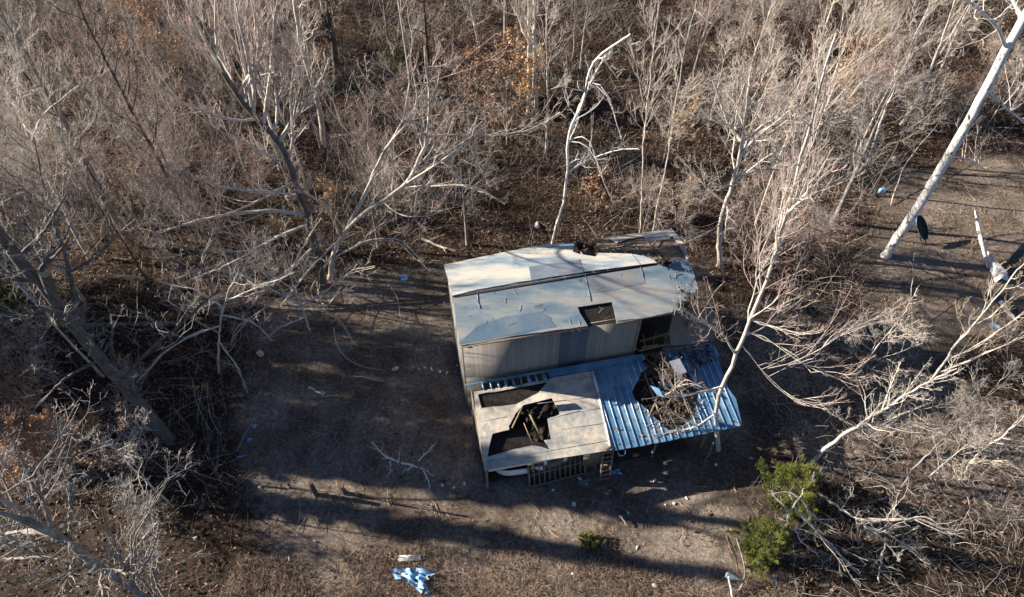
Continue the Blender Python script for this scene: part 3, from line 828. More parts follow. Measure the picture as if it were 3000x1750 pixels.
# shards and leaves hanging in the crater
shard([(1928, 1093), (1948, 1095), (1975, 1125), (2012, 1152), (2005, 1175), (1975, 1160), (1930, 1138)], -.35, U * .2 + Vn * .1)
shard([(1905, 1130), (1930, 1138), (1945, 1165), (1925, 1158)], -.3, U * -.3)
shard([(1990, 1185), (2010, 1190), (2015, 1230), (1995, 1240)], -.25, U * .25)
shard([(2035, 1090), (2055, 1080), (2090, 1150), (2070, 1160)], .05, U * .12, mt='roof_rust')
shard([(2055, 1110), (2085, 1100), (2110, 1180), (2085, 1190)], .06, U * .03, mt='roof_rust')
shard([(1905, 1200), (1960, 1195), (1975, 1240), (1940, 1235)], -.15, U * .1, mt='roof_rust')
g = np.random.default_rng(8)
cpx = np.array([(g.uniform(1880, 2060), g.uniform(1060, 1250)) for _ in range(900)])
pts = np.array([inP(x, y, g.uniform(-.5, .1)) for x, y in cpx])
V, q = leaf_quads(pts, .06, g, .3)
mesh_obj('leaf_debris', V - SHO, q, 'litter', shed)['kind'] = 'stuff'
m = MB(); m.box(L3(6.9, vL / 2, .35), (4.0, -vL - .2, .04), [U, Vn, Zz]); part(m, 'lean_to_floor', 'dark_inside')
m = MB()
for u in (5.3, 6.4, 7.6, 8.9):
    m.bar(L3(u, -.2, ZA - .12), L3(u + .1, vL + .2, ZF - .12), .06, .1)
for v in (-1.2, -2.4, vL + .25):
    m.bar(L3(4.8, v, ZA - .22 + (ZF - ZA) * v / vL), L3(9.6, v, ZA - .22 + (ZF - ZA) * v / vL), .05, .08)
part(m, 'purlin', 'timber_old')
for u in (.3, 2.2, 4.9, 7.4, 9.6):
    m = MB(); m.tube([L3(u, vL + .2, 0), L3(u, vL + .2, ZF - .1)], .055, 6); part(m, 'post', 'timber_old')
# front of lean-to
m = MB(); fz = ZF - .09
def fe(px, dv, z):   # point under the front eave at photograph column px
    u = uv_of(plane_at(px, 1350, L3(0, vL, ZF), Vn))[0]; return L3(u, vL + dv, z)
m.bar(fe(1430, .03, ZF - .20), fe(1592, .03, ZF - .20), .05, .20); part(m, 'fascia_board', 'white_paint')
for px in (1599, 1656, 1712):
    m = MB(); m.box(fe(px, .04, ZF - .42), (.12, .06, .42), [U, Vn, Zz]); part(m, 'post_cap', 'white_paint')
a, b = fe(1713, .2, 0), fe(1772, .2, 0)
m = MB(); m.bar(a + Zz * 1.1, b + Zz * 1.1, .05, 1.9); part(m, 'lower_wall', 'siding_low')
a, b = fe(1430, 1.0, 0), fe(1713, 1.0, 0)
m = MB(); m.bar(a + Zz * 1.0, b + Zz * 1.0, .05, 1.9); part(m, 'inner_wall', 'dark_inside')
a = fe(1425, .3, 0); b = L3((a - EO) @ U, -.1, 0)
m = MB(); m.bar(a + Zz * 1.0, b + Zz * 1.0, .05, 2.0); part(m, 'side_wall', 'siding_low')
# a few dead twigs and dirt lying on the big roof
g = np.random.default_rng(18)
m = MB()
for k in range(46):
    px, py = g.uniform(1360, 1990), g.uniform(800, 985)
    if py > 1005 - (px - 1350) * .13 or py < 872 - (px - 1327) * .165: continue
    p0 = plane_at(px, py, pE, nF) + nF * .012; a_ = g.uniform(0, 6.28); d = U * math.cos(a_) + Vn * math.sin(a_) * 1.0; d = d - nF * (d @ nF)
    L_ = g.uniform(.04, .35); m.tube([p0, p0 + d * L_ * .5 + nF * .008, p0 + d * L_ + U * .02], .006, 4, False)
part(m, 'roof_twigs', 'twig_tan')

# ================================================================== THINGS BY THE SHED
def thing(name, label, cat, loc, rz=0., group=None):
    return tag(empty(name, loc, rz), label, cat, group)
def rel(mb, name, material, root, smooth=False):
    """world-space MB -> child of root"""
    V = np.concatenate(mb.v) - np.array(root.location); mb.v = [V]
    return mb.build(name, material, root, smooth=smooth)

# ladder
lb, lt = at(1771, 1409, .02), None
t = thing('ladder', 'old grey wooden ladder leaning on the lean-to eave', 'ladder', lb)
top = plane_at(1782, 1320, L3(0, vL - .12, ZF + .05), Vn)
ax = norm(top - lb); wdt = .20
for s in (-1, 1):
    m = MB(); m.bar(lb + U * s * wdt, lb + U * s * wdt + ax * (np.linalg.norm(top - lb) + .1), .05, .09, ax * 0 + Vn); rel(m, 'side_rail', 'timber_old', t)
for k in range(8):
    c = lb + ax * (.18 + k * .29)
    m = MB(); m.bar(c - U * wdt, c + U * wdt, .10, .03, Zz); rel(m, 'rung', 'timber_old', t)
# window lattice
A_, B_ = at(1552, 1427, .05), at(1715, 1385, .05)
A_[2] = B_[2] = .05
ud = norm(B_ - A_); hd = norm(Vn * .35 + Zz); hgt = 1.25
t = thing('window_frame', 'wide many-paned old window frame propped below the lean-to eave', 'window frame', A_)
Ln = np.linalg.norm(B_ - A_)
m = MB()
nn_ = np.cross(ud, hd)
for s in (0, hgt * .52, hgt):
    m.bar(A_ + hd * s, B_ + hd * s, .05, .06, nn_)
rel(m, 'rail', 'timber_old', t)
for k in range(12):
    m = MB(); p = A_ + ud * Ln * k / 11; m.bar(p + nn_ * -.004, p + hd * hgt + nn_ * -.004, .045 if k not in (0, 11) else .08, .05, nn_)
    rel(m, 'muntin', 'timber_red' if k in (5, 7, 9) else 'timber_old', t)
m = MB(); m.bar(A_ + hd * hgt / 2 + nn_ * .02, B_ + hd * hgt / 2 + nn_ * .02, hgt - .04, .004, nn_) ; 
Vq = [A_ + ud * .02 + nn_ * -.05 * 0, B_ - ud * .02, B_ + hd * hgt - ud * .02, A_ + hd * hgt + ud * .02]
off = -nn_ * .0
Vq = [v + Vn * .02 for v in Vq]; Vb = [v + Vn * .006 for v in Vq]
mesh_obj('glass', np.array(Vq + Vb) - A_, np.array([[0, 1, 2, 3], [7, 6, 5, 4], [0, 4, 5, 1], [1, 5, 6, 2], [2, 6, 7, 3], [3, 7, 4, 0]]), 'glass_old', t)
# rounded white camper shell lying under the eave
c0, c1 = at(1446, 1404, .1), at(1552, 1394, .1)
t = thing('boat_hull', 'rounded white boat hull lying under the left end of the lean-to', 'boat hull', c0)
n1, n2 = 22, 12
s, a = np.meshgrid(np.linspace(0, 1, n1), np.linspace(0, math.pi * .62, n2), indexing='ij')
wf = np.sqrt(np.clip(1 - (1 - np.minimum(s / .42, 1)) ** 2.2, .0, 1))
ctr = c0[None, None] * (1 - s[..., None]) + (c1 + ud * .5)[None, None] * s[..., None]
P_ = ctr + Vn * (.50 - .70 * wf * np.sin(a))[..., None] + Zz * (.02 + .62 * (1 - np.cos(a)) * (.35 + .65 * wf))[..., None]
i = np.arange(n1 - 1)[:, None] * n2 + np.arange(n2 - 1)[None]
q = np.stack([i, i + n2, i + n2 + 1, i + 1], -1).reshape(-1, 4)
o = mesh_obj('hull', P_.reshape(-1, 3) - c0, q, 'white_paint', t, smooth=True)
md = o.modifiers.new('s', 'SOLIDIFY'); md.thickness = .03
m = MB(); m.tube(P_[:, -1], .035, 6); rel(m, 'gunwale', 'white_paint', t, True)
m = MB(); m.tube(P_[0, :] + Vn * -.03, .035, 6); rel(m, 'bow_trim', 'timber_yellow', t, True)

# bucket
def bucket(px, py, r, h, label, mt, tilt):
    b = at(px, py, r)
    t = thing('bucket', label, 'bucket', b)
    d = norm(np.array(tilt, float)); m = MB()
    K = 8; pr = np.array([0, 0, .5, 1, 1.0, 1.0]); 
    m.tube([b, b + d * .001, b + d * h * .5, b + d * h], [r * .05, r * .82, r * .92, r], 20, False)
    m.tube([b + d * h * .999, b + d * h * .5, b + d * .01], [r * .94, r * .86, r * .76], 20, False)
    rel(m, 'body', mt, t, True)
    m = MB(); aa = np.linspace(0, 2 * math.pi, 21); e1 = norm(np.cross(d, np.array([.3, 1, .1]))); e2 = np.cross(d, e1)
    m.tube([b + d * h + (e1 * math.cos(x) + e2 * math.sin(x)) * r for x in aa], .014, 5, False); rel(m, 'rim', 'white_plastic', t, True)
bucket(1817, 1332, .17, .34, 'white bucket standing in shade right of the ladder', 'white_plastic', (.05, -.1, 1))

def lump(name, label, cat, px, py, sx, sy, sz, mt, seed, rz=0., rough=.25, flat=False, group=None):
    g = np.random.default_rng(seed)
    b = at(px, py, 0); b[2] = float(gz(b[0], b[1]))
    n = 10 if not flat else 12
    if not flat:
        th, ph = np.meshgrid(np.linspace(0, math.pi, n), np.linspace(0, 2 * math.pi, 2 * n, endpoint=False), indexing='ij')
        d = np.stack([np.sin(th) * np.cos(ph), np.sin(th) * np.sin(ph), np.cos(th)], -1)
        r = 1 + rough * (np.sin(d[..., 0] * 3 + g.random() * 6) * .5 + np.sin(d[..., 1] * 4.1 + g.random() * 6) * .5 + np.sin(d[..., 2] * 3.3 + g.random() * 6) * .4)
        r = np.round(r * 9) / 9
        P = d * r[..., None] * np.array([sx, sy, sz]) * .5 + np.array([0, 0, sz * .35])
        k = 2 * n; i = np.arange(n - 1)[:, None] * k + np.arange(k)[None]; j = np.arange(n - 1)[:, None] * k + (np.arange(k)[None] + 1) % k
        q = np.stack([i, i + k, j + k, j], -1).reshape(-1, 4); V = P.reshape(-1, 3)
    else:
        x, y = np.meshgrid(np.linspace(-.5, .5, n), np.linspace(-.5, .5, n), indexing='ij')
        h = (np.abs(np.sin(x * 8 + g.random() * 6 + 2 * y)) + .6 * np.abs(np.sin(y * 9 + x * 4 + g.random() * 6))) * sz * .5 + g.uniform(0, .3 * sz, x.shape)
        ed = 1 + rough * np.sin(np.arctan2(y, x) * 3 + g.random() * 6) * .6 + g.normal(0, rough * .2, x.shape)
        P = np.stack([x * sx * ed, y * sy * ed, h + .02], -1)
        i = np.arange(n - 1)[:, None] * n + np.arange(n - 1)[None]; q = np.stack([i, i + n, i + n + 1, i + 1], -1).reshape(-1, 4)
        drop = g.random(len(q)) > .12; V = P.reshape(-1, 3); q = q[drop]
        V = np.concatenate([V, V - np.array([0, 0, .012])]); q = np.concatenate([q, q[:, ::-1] + n * n])
    o = mesh_obj(name, V, q, mt, None, b, smooth=not flat)
    o.rotation_euler = (0, 0, rz)
    return tag(o, label, cat, group)

lump('rock', 'rounded cream rock at the clearing edge under the branches', 'rock', 765, 1040, .36, .30, .30, 'pale_stone', 2)
lump('plastic_sheet', 'crumpled blue and white plastic sheet on the weeds near the bottom edge', 'plastic sheet', 1212, 1697, 1.25, .62, .30, 'blue_plastic', 4, -.35, .5, True)
lump('plastic_scrap', 'white scrap of plastic just below the blue sheet', 'scrap', 1238, 1725, .3, .14, .08, 'white_plastic', 5, .2, .4, True)
def plank(name, label, cat, a, b, w, h, mt, z=.06, group=None):
    p, q_ = at(*a, z), at(*b, z)
    m = MB(); m.bar(p, q_, w, h); m.bar(p + (q_ - p) * .02 + np.array([0, 0, h * .5 + .003]), q_ - (q_ - p) * .3 + np.array([0, 0, h * .5 + .003]), w * .6, .006)
    return tag(m.build(name, mt, None, loc=(p + q_) / 2), label, cat, group)
plank('white_board', 'short white board lying above the crumpled blue plastic', 'board', (1168, 1637), (1232, 1634), .20, .09, 'white_plastic', z=.14)
plank('wood_strip', 'thin pale wooden strip lying at the bottom edge', 'strip', (1121, 1714), (1180, 1736), .06, .03, 'timber_old')
lump('jug', 'small white plastic jug lying near the bottom right', 'jug', 1918, 1717, .26, .17, .16, 'white_plastic', 7, -.7, .15)
lump('plastic_scrap', 'blue scrap left of the clearing above the other blue scrap', 'scrap', 746, 1251, .2, .16, .1, 'blue_plastic', 8, 0, .4, True)
lump('plastic_scrap', 'blue scrap in the brush beside a white fleck left of the clearing', 'scrap', 733, 1291, .2, .14, .1, 'blue_plastic', 9, .3, .4, True)
lump('plastic_scrap', 'pale blue scrap in the brush, lowest of the three left of the clearing', 'scrap', 708, 1341, .34, .10, .08, 'blue_plastic', 10, .4, .4, True)
lump('plastic_bag', 'pale blue plastic bag on the forest floor behind the shed', 'bag', 1573, 664, .3, .42, .25, 'white_plastic', 11, .1, .3)
lump('plastic_bag', 'pale blue plastic bag lying in the brush left of the shed roof', 'bag', 1184, 815, .45, .3, .2, 'blue_plastic', 12, .1, .35)
lump('plastic_bag', 'pale bag in the woods above the bare clearing on the right', 'bag', 2617, 466, .3, .3, .25, 'white_plastic', 13, .1, .35)
lump('plastic_bag', 'pale blue bag hanging low in the brush left of the leaning white trunk', 'bag', 2582, 560, .35, .45, .3, 'blue_plastic', 14, .1, .35)
lump('blue_tarp', 'blue tarp scrap on the ground just right of the ladder foot', 'tarp', 1803, 1384, .45, .22, .12, 'blue_plastic', 15, .1, .4, True)
lump('plastic_scrap', 'blue grey scrap on the ground below the window frame', 'scrap', 1712, 1412, .4, .25, .06, 'bluegrey_metal', 16, .1, .4, True)
lump('stone', 'chalky pale stone in the shaded clearing left of the shed', 'stone', 1158, 1082, .3, .22, .2, 'pale_stone', 17, .5, .3)
lump('blue_rag', 'tiny blue rag at the foot of the cedar shadow at the bottom right', 'rag', 2268, 1704, .12, .3, .08, 'blue_plastic', 19, 0, .3, True)
lump('stone', 'small white stone in the dark band near the bottom of the clearing', 'stone', 1561, 1603, .15, .1, .1, 'pale_stone', 20, 0, .3)
# small pale scraps strewn in the shade around the shed
g = np.random.default_rng(31)
k = 0
for (x, y) in [(1265, 1084), (1245, 1080), (1228, 1084), (1290, 1092), (1310, 1095), (1340, 1073), (1330, 1427), (1360, 1415), (1682, 1476), (1620, 1434), (1917, 1409), (1950, 1480), (1975, 1478), (1867, 1604), (2200, 1345), (2096, 1364), (1357, 1668), (1407, 1670), (1680, 1685), (1296, 1420), (1700, 1400), (1840, 1500), (848, 1637), (576, 1580), (763, 1428), (2010, 1463)]:
    lump('litter_scrap', 'small pale scrap lying in the dark clearing around the shed', 'scrap', x, y, g.uniform(.08, .2), g.uniform(.06, .14), .07, 'white_plastic', 100 + k, g.uniform(0, 3), .4, group='pale scraps strewn around the shed'); k += 1

# bent blue-grey metal scoop and pale stake at the bottom right
b = at(2148, 1745, 0)
t = thing('metal_scoop', 'blue grey metal blade on a thin bent stalk at the bottom right of the clearing', 'metal blade', at(2160, 1735, 0))
m = MB()
pz = [at(2158, 1738, .05), at(2176, 1715, .4), at(2184, 1680, .8), at(2178, 1640, 1.1), at(2165, 1600, 1.3), at(2158, 1578, 1.4)]
m.tube(resample(pz, 14), .028, 6); rel(m, 'stalk', 'bark_grey', t, True)
C0, C1 = at(2126, 1683, .75), at(2172, 1702, .6)
s = np.linspace(0, 1, 12); wid = .17 * np.sin(np.pi * np.clip(s * .9 + .12, 0, 1)) ** .6 * (1 - s * .55)
sidev = norm(np.cross(C1 - C0, FW)); V = []
for j, x in enumerate(s):
    c = C0 + (C1 - C0) * x
    for w_ in (-1, -.5, 0, .5, 1):
        V.append(c + sidev * w_ * wid[j] + Zz * .08 * (1 - w_ * w_) )
V = np.array(V); i = np.arange(11)[:, None] * 5 + np.arange(4)[None]
q = np.stack([i, i + 5, i + 6, i + 1], -1).reshape(-1, 4)
o = mesh_obj('blade', V - np.array(t.location), q, 'bluegrey_metal', t, smooth=True); md = o.modifiers.new('s', 'SOLIDIFY'); md.thickness = .02
m = MB(); a, b2 = at(2134, 1690, .9), at(2150, 1760, .0)
m.tube(resample([a, b2], 5, .01), [.03, .035, .045, .05, .055], 7)
tag(m.build('stake', 'bark_white', None, loc=b2, smooth=True), 'pale peeled stake standing under the blue grey blade', 'stake')

# dark dish leaning on the big white trunk
b = at(2700, 720, 0)
t = thing('satellite_dish', 'dark round dish with a blue rim tilted against the big white trunk', 'dish', b)
cc_ = plane_at(2690, 662, b + np.array([0, 0, 0]), np.array([0, 1., 0])); cc_ = at(2696, 668, .9)
nrm = norm(np.array([.45, -.55, .70])); e1 = norm(np.cross(nrm, Zz)); e2 = np.cross(nrm, e1)
rr, aa = np.meshgrid(np.linspace(0, 1, 8), np.linspace(0, 2 * math.pi, 24, endpoint=False), indexing='ij')
P_ = cc_ + (e1 * (rr * np.cos(aa) * .42)[..., None] + e2 * (rr * np.sin(aa) * .72)[..., None]) + nrm * (rr ** 2 * .12)[..., None]
i = np.arange(7)[:, None] * 24 + np.arange(24)[None]; j = np.arange(7)[:, None] * 24 + (np.arange(24)[None] + 1) % 24
o = mesh_obj('dish', P_.reshape(-1, 3) - b, np.stack([i, i + 24, j + 24, j], -1).reshape(-1, 4), 'tar_paper', t, smooth=True); md = o.modifiers.new('s', 'SOLIDIFY'); md.thickness = .02
m = MB(); m.tube(np.vstack([P_[-1], P_[-1][:1]]), .014, 6, False); rel(m, 'rim', 'blue_tin', t, True)
m = MB(); m.tube([cc_ - e2 * .4, b + Zz * .02], .03, 6); m.tube([cc_, b + np.array([.3, .1, 0])], .03, 6); rel(m, 'leg', 'bark_dark', t, True)

# pale bent sheets on the right (broken trunk slabs and bluish tin)
m = MB(); pz = [at(2855, 612, 1.5), at(2870, 690, 1.1), at(2885, 745, .7), at(2893, 785, .2)]
m.tube(resample(pz, 9), [.02, .05, .075, .09, .10, .10, .09, .07, .03], 7)
tag(m.build('broken_pole', 'bark_white', None, loc=pz[-1], smooth=True), 'thin white broken pole sticking up right of the big white trunk', 'pole')
def sheet(name, label, pxz, mt, cat='metal sheet', th=.02):
    V = np.array([at(x, y, z) for x, y, z in pxz]); n = len(V)
    c = V.mean(0); c[2] = 0
    nn2 = norm(np.cross(V[1] - V[0], V[2] - V[0])); V2 = V - nn2 * th
    tr = tessellate_polygon([[Vector(v) for v in V]])
    F = [list(x) for x in tr] + [[x[0] + n, x[2] + n, x[1] + n] for x in tr] + [[i, (i + 1) % n, (i + 1) % n + n, i + n] for i in range(n)]
    return tag(mesh_obj(name, np.vstack([V, V2]) - c, F, mt, None, c), label, cat)
sheet('tin_sheet', 'crumpled pale blue tin sheet beside the thin white broken pole', [(2893, 735, .9), (2912, 755, 1.0), (2952, 800, .5), (2956, 825, .05), (2934, 815, .4), (2917, 828, .05), (2900, 790, .1)], 'white_plastic')
sheet('tin_strip', 'long pale strip of tin behind the yellowish sapling on the right edge', [(2925, 885, .3), (2935, 880, .3), (2960, 915, .3), (2982, 942, .1), (2970, 938, .1), (2945, 915, .3)], 'roof_tin')
sheet('tin_scrap', 'small blue tin scrap below the long pale strip', [(2890, 948, .1), (2905, 945, .15), (2932, 958, .2), (2925, 964, .1), (2900, 958, .1)], 'blue_tin')

# fence: wooden posts and a sagging wire
t = thing('wire_fence', 'old wire fence with short dark wooden posts across the clearing', 'fence', at(928, 1452, 0))
pp = [(760, 1424, .0, 0), (852, 1432, .55, .04), (928, 1453, 1.2, .10), (1012, 1449, .6, .09), (1050, 1457, .45, .07), (1150, 1478, .45, .04), (1270, 1496, .5, .04), (720, 1418, .8, .04)]
tops = []
for x, y, h, r in pp:
    if h > 0:
        b = at(x, y, 0); m = MB(); m.tube(resample([b, b + Zz * h * .5 + U * .01, b + Zz * h], 4), [r, r, r * .95, r * .8], 7); rel(m, 'post', 'bark_dark', t, True); tops.append((x, b + Zz * min(h, .5) * .8))
tops.sort(key=lambda k: k[0]); m = MB()
for (x0, a), (x1, b) in zip(tops[:-1], tops[1:]):
    mid = (a + b) / 2 - Zz * .06; m.tube(resample([a, mid, b], 6), .012, 4, False); m.tube(resample([a - Zz * .16, mid - Zz * .14, b - Zz * .16], 6), .010, 4, False)
rel(m, 'wire', 'bark_dark', t)

# ================================================================== TREES SURVEYED ONE BY ONE
def special(name, label, base_px, trunk_px, r, limbs, spec, twig, bark, seed, cat='tree', r1=None, dy=0., K=30, zmode=None, leafy=None, fine=1.0, tbark=None, t_off=0.0, sides=10, twigname='crown'):
    """trunk_px: (px, py) in the vertical plane through the base facing the camera, or (px, py, z)"""
    g = np.random.default_rng(seed)
    b = at(*base_px, 0)
    def pt(q, Y0=b[1]):
        return at(q[0], q[1], q[2]) if len(q) == 3 else plY(q[0], q[1], Y0)
    TP = [b - Zz * .2, b] + [pt(q) for q in trunk_px]
    TP = resample(TP, K, .02, g)
    r1 = r * .25 if r1 is None else r1
    TR = np.linspace(r, r1, K); TR[0] *= 1.35
    Ls = []
    for l in limbs:
        pts, rad, depth = l[0], l[1], (l[2] if len(l) > 2 else 0.)
        P_ = []
        for k, q in enumerate(pts):
            f = k / (len(pts) - 1)
            P_.append(at(*q) if len(q) == 3 else plY(q[0], q[1], b[1] + depth * f))
        # snap the start onto the trunk
        d = np.linalg.norm(TP - P_[0], axis=1); 
        if d.min() < 1.0: P_[0] = TP[d.argmin()]
        Ls.append((P_, rad, .03))
    root = thing(name, label, cat, b)
    m = MB(); m.tube(TP, TR, sides); rel(m, 'trunk', tbark or bark, root, True)
    if Ls:
        for P_, rad, _ in Ls:
            lm = MB(); Q = resample(P_, 20, .012, g); lm.tube(Q, np.linspace(rad, rad * .35, 20), 7)
            rel(lm, 'limb', bark, root, True)
    cm, P4 = make_crown(TP, TR, Ls, spec, g, fine)
    rel(cm, twigname, (bark, twig), root)
    if leafy:
        nm, dens = leafy
        pts = P4[g.random(len(P4)) < dens][:, 1:].reshape(-1, 3) - b
        V, q = leaf_quads(pts + g.normal(0, .05, pts.shape), .07, g); mesh_obj('leaves', V, q, nm, root)
    return root
def sp(base, **k):
    d = dict(SP[base]); d.update(k); return d

special('white_trunk_tree', 'tall leaning tree with smooth white trunk at the right edge', (2590, 755),
    [(2640, 680), (2700, 590), (2762, 490), (2830, 372), (2892, 255), (2945, 150), (3005, 45), (3070, -70), (3150, -220)], .24,
    [([(2956, 151), (2925, 80), (2880, 40), (2835, 5), (2790, -30)], .07, -1.5), ([(2895, 262), (2940, 310), (2990, 350), (3050, 400)], .05, 1.5),
     ([(3000, 60), (2970, 0), (2950, -80)], .08, 1), ([(2800, 440), (2850, 470), (2890, 500)], .03, 2)],
    sp('wide', n1=0, n2=6, n3=5, n4=4, l2=.5), 'twig_cream', 'bark_white', 41, r1=.15)
special('broom_tree', 'pale slender tree with a dense pinkish broom crown standing against the ribbed roof', (2106, 1318),
    [(2100, 1265), (2095, 1205), (2108, 1150), (2150, 1055), (2190, 960), (2225, 870), (2265, 770), (2300, 650), (2330, 530), (2352, 440), (2385, 320), (2420, 200), (2450, 100)], .095,
    [([(2200, 942), (2294, 964), (2345, 980), (2400, 975)], .02, -1.2), ([(2188, 986), (2278, 1012), (2333, 1039), (2373, 1095), (2417, 1087), (2492, 1099)], .022, -2.),
     ([(2250, 1080), (2389, 1055), (2433, 980), (2492, 964), (2556, 936), (2619, 912)], .022, 1.5), ([(2155, 1030), (2110, 965), (2050, 940), (1990, 905)], .035, -1.5),
     ([(2118, 1130), (2060, 1150), (1990, 1165), (1930, 1120)], .04, -.6), ([(2098, 1220), (2040, 1250), (1980, 1265), (1910, 1275)], .035, -.5),
     ([(2110, 1150), (2010, 1110), (1950, 1160)], .03, .6), ([(2170, 1000), (2260, 1120), (2330, 1180), (2420, 1200)], .018, -2.),
     ([(2265, 770), (2290, 640), (2310, 500)], .05, 1.2), ([(2300, 650), (2370, 560), (2420, 470)], .05, -1)],
    sp('broom', n1=17, t0=.42, l1=.19, n3=6, n4=5, a1=.55), 'twig_pink', 'bark_pale', 42, fine=.9)
special('spreading_tree', 'large tree with blue-shaded trunk and tall white brooming limbs left of centre', (942, 835),
    [(935, 790), (920, 700), (903, 640), (885, 580), (862, 530), (845, 470), (820, 420), (780, 370), (735, 335), (700, 290), (660, 225), (620, 150), (585, 60)], .22,
    [([(820, 425), (850, 360), (902, 290), (945, 235), (965, 170)], .08, 1.2), ([(735, 335), (745, 250), (715, 130), (690, 10)], .075, -1), ([(780, 370), (790, 240), (800, 120), (815, -10)], .07, .8),
     ([(700, 290), (765, 160), (745, 0)], .06, .5), ([(660, 225), (600, 120), (545, 0)], .06, -.5), ([(845, 470), (860, 400), (850, 300), (860, 180)], .05, -1),
     ([(900, 620), (800, 615), (680, 625), (560, 650), (450, 690)], .08, -1.5), ([(910, 660), (820, 690), (700, 760), (610, 800), (540, 830)], .08, -1.2),
     ([(930, 720), (860, 780), (770, 850), (690, 960), (640, 1040)], .07, -2.5), ([(862, 530), (760, 590), (640, 640), (520, 650)], .06, 1.), ([(885, 580), (800, 560), (700, 560), (600, 530)], .05, -1.2)],
    sp('broom', n1=12, t0=.55, n3=8, n4=5, l2=.55), 'twig_pink', 'bark_pale', 43, r1=.08, fine=1.15, tbark='bark_shaded')  # trunk shade painted with the darker bark, limbs left pale
special('arching_tree', 'tree with long cream limbs arching right toward the shed roof', (965, 810),
    [(975, 750), (1000, 690), (1050, 635), (1120, 590), (1180, 552), (1225, 480), (1255, 400), (1261, 310), (1250, 210), (1243, 135)], .13,
    [([(1010, 680), (1060, 600), (1095, 500), (1135, 420), (1180, 370), (1228, 340), (1228, 290), (1206, 190), (1187, 99), (1163, -10)], .065, 1.5),
     ([(1120, 590), (1200, 530), (1300, 470), (1375, 425), (1400, 340)], .06, -1), ([(1000, 690), (960, 600), (880, 556), (862, 555)], .055, -1.),
     ([(1180, 552), (1290, 540), (1400, 545), (1480, 600)], .05, -1.5), ([(1255, 400), (1330, 395), (1550, 395), (1640, 330)], .04, 1),
     ([(975, 750), (1080, 700), (1180, 700), (1250, 790)], .05, -2), ([(980, 740), (900, 860), (960, 900), (1000, 840)], .04, -3),
     ([(1255, 330), (1280, 260), (1290, 185)], .03, 0), ([(1375, 425), (1400, 480), (1440, 560)], .03, 0), ([(1000, 690), (930, 760), (860, 850), (740, 1000)], .045, -2.5)],
    sp('wide', n1=16, n2=7, n3=6, n4=5, l1=.3, l2=.5, up=.1), 'twig_pink', 'bark_pale', 44, fine=1.15)
special('snag', 'crooked white snag with a bent broken top behind the shed', (1612, 735),
    [(1622, 690), (1650, 600), (1663, 512), (1661, 417), (1665, 381), (1706, 310), (1718, 278), (1716, 222), (1726, 190), (1774, 147), (1829, 107), (1849, 103)], .075,
    [([(1718, 234), (1746, 246), (1766, 254), (1790, 298), (1810, 377), (1830, 430)], .03, -1), ([(1667, 417), (1706, 397), (1730, 413), (1754, 496), (1778, 556), (1800, 600)], .03, -1),
     ([(1668, 500), (1746, 460), (1813, 437), (1873, 437)], .035, -.8), ([(1774, 147), (1780, 190), (1810, 230)], .03, .5), ([(1690, 335), (1730, 240), (1775, 160)], .04, .3)],
    sp('wide', n1=9, n2=5, n3=5, n4=4, l1=.18, l2=.45), 'twig_grey', 'bark_white', 45, r1=.045)
special('grey_trunk_tree', 'thick grey trunk with sawn limb stubs leaning across the left of the woods', (500, 1290),
    [(420, 1195), (335, 1100), (250, 1000), (180, 905), (120, 830), (60, 768), (0, 690), (-90, 580), (-170, 480)], .23,
    [([(95, 835), (40, 815), (-30, 808)], .10, -.3), ([(250, 1000), (140, 905), (60, 925), (-10, 950)], .10, .6), ([(130, 845), (110, 790), (180, 735), (205, 690)], .06, -1),
     ([(420, 1195), (380, 1120), (400, 1060)], .03, -.5), ([(300, 1060), (200, 1100), (120, 1180), (60, 1240)], .06, -1.5), ([(350, 1120), (430, 1030), (520, 960), (640, 850)], .05, -1.)],
    sp('wide', n1=9, n2=5, n3=5, n4=4, l1=.22, l2=.5), 'twig_grey', 'bark_shaded', 46, r1=.16, sides=14)
# its sawn stubs
t = bpy.data.objects['grey_trunk_tree']; bb = at(500, 1290, 0)
for (sx, sy, ex, ey, r) in ((190, 915, 150, 935, .30), (150, 850, 130, 800, .16)):
    a, e = plY(sx, sy, bb[1]), plY(ex, ey, bb[1] - .35)
    m = MB(); m.tube([a, e], [r * 1.15, r], 14, False); rel(m, 'limb_stub', 'bark_shaded', t, True)
    m = MB(); m.tube([e - norm(e - a) * .02, e + norm(e - a) * .015], r * .97, 14); rel(m, 'sawn_face', 'wood_cut', t)
special('low_spreading_tree', 'low pale tree with crossing limbs hanging over the clearing edge', (905, 965),
    [(885, 900), (862, 850), (850, 800), (860, 740)], .06,
    [([(885, 900), (800, 850), (700, 800), (620, 790)], .04, -.6), ([(862, 850), (780, 900), (690, 960), (660, 1050)], .04, -1.2), ([(885, 900), (960, 850), (1030, 790), (1100, 780)], .04, -.6), ([(870, 870), (930, 900), (1000, 940), (1040, 1010)], .03, -1.2),
     ([(850, 800), (900, 700), (940, 640)], .03, .5), ([(862, 850), (760, 780), (740, 700)], .03, .6), ([(895, 930), (820, 960), (770, 1000)], .03, -1)],
    sp('wide', n1=6, n2=7, n3=5, n4=4, l1=.7, l2=.45), 'twig_cream', 'bark_pale', 57)
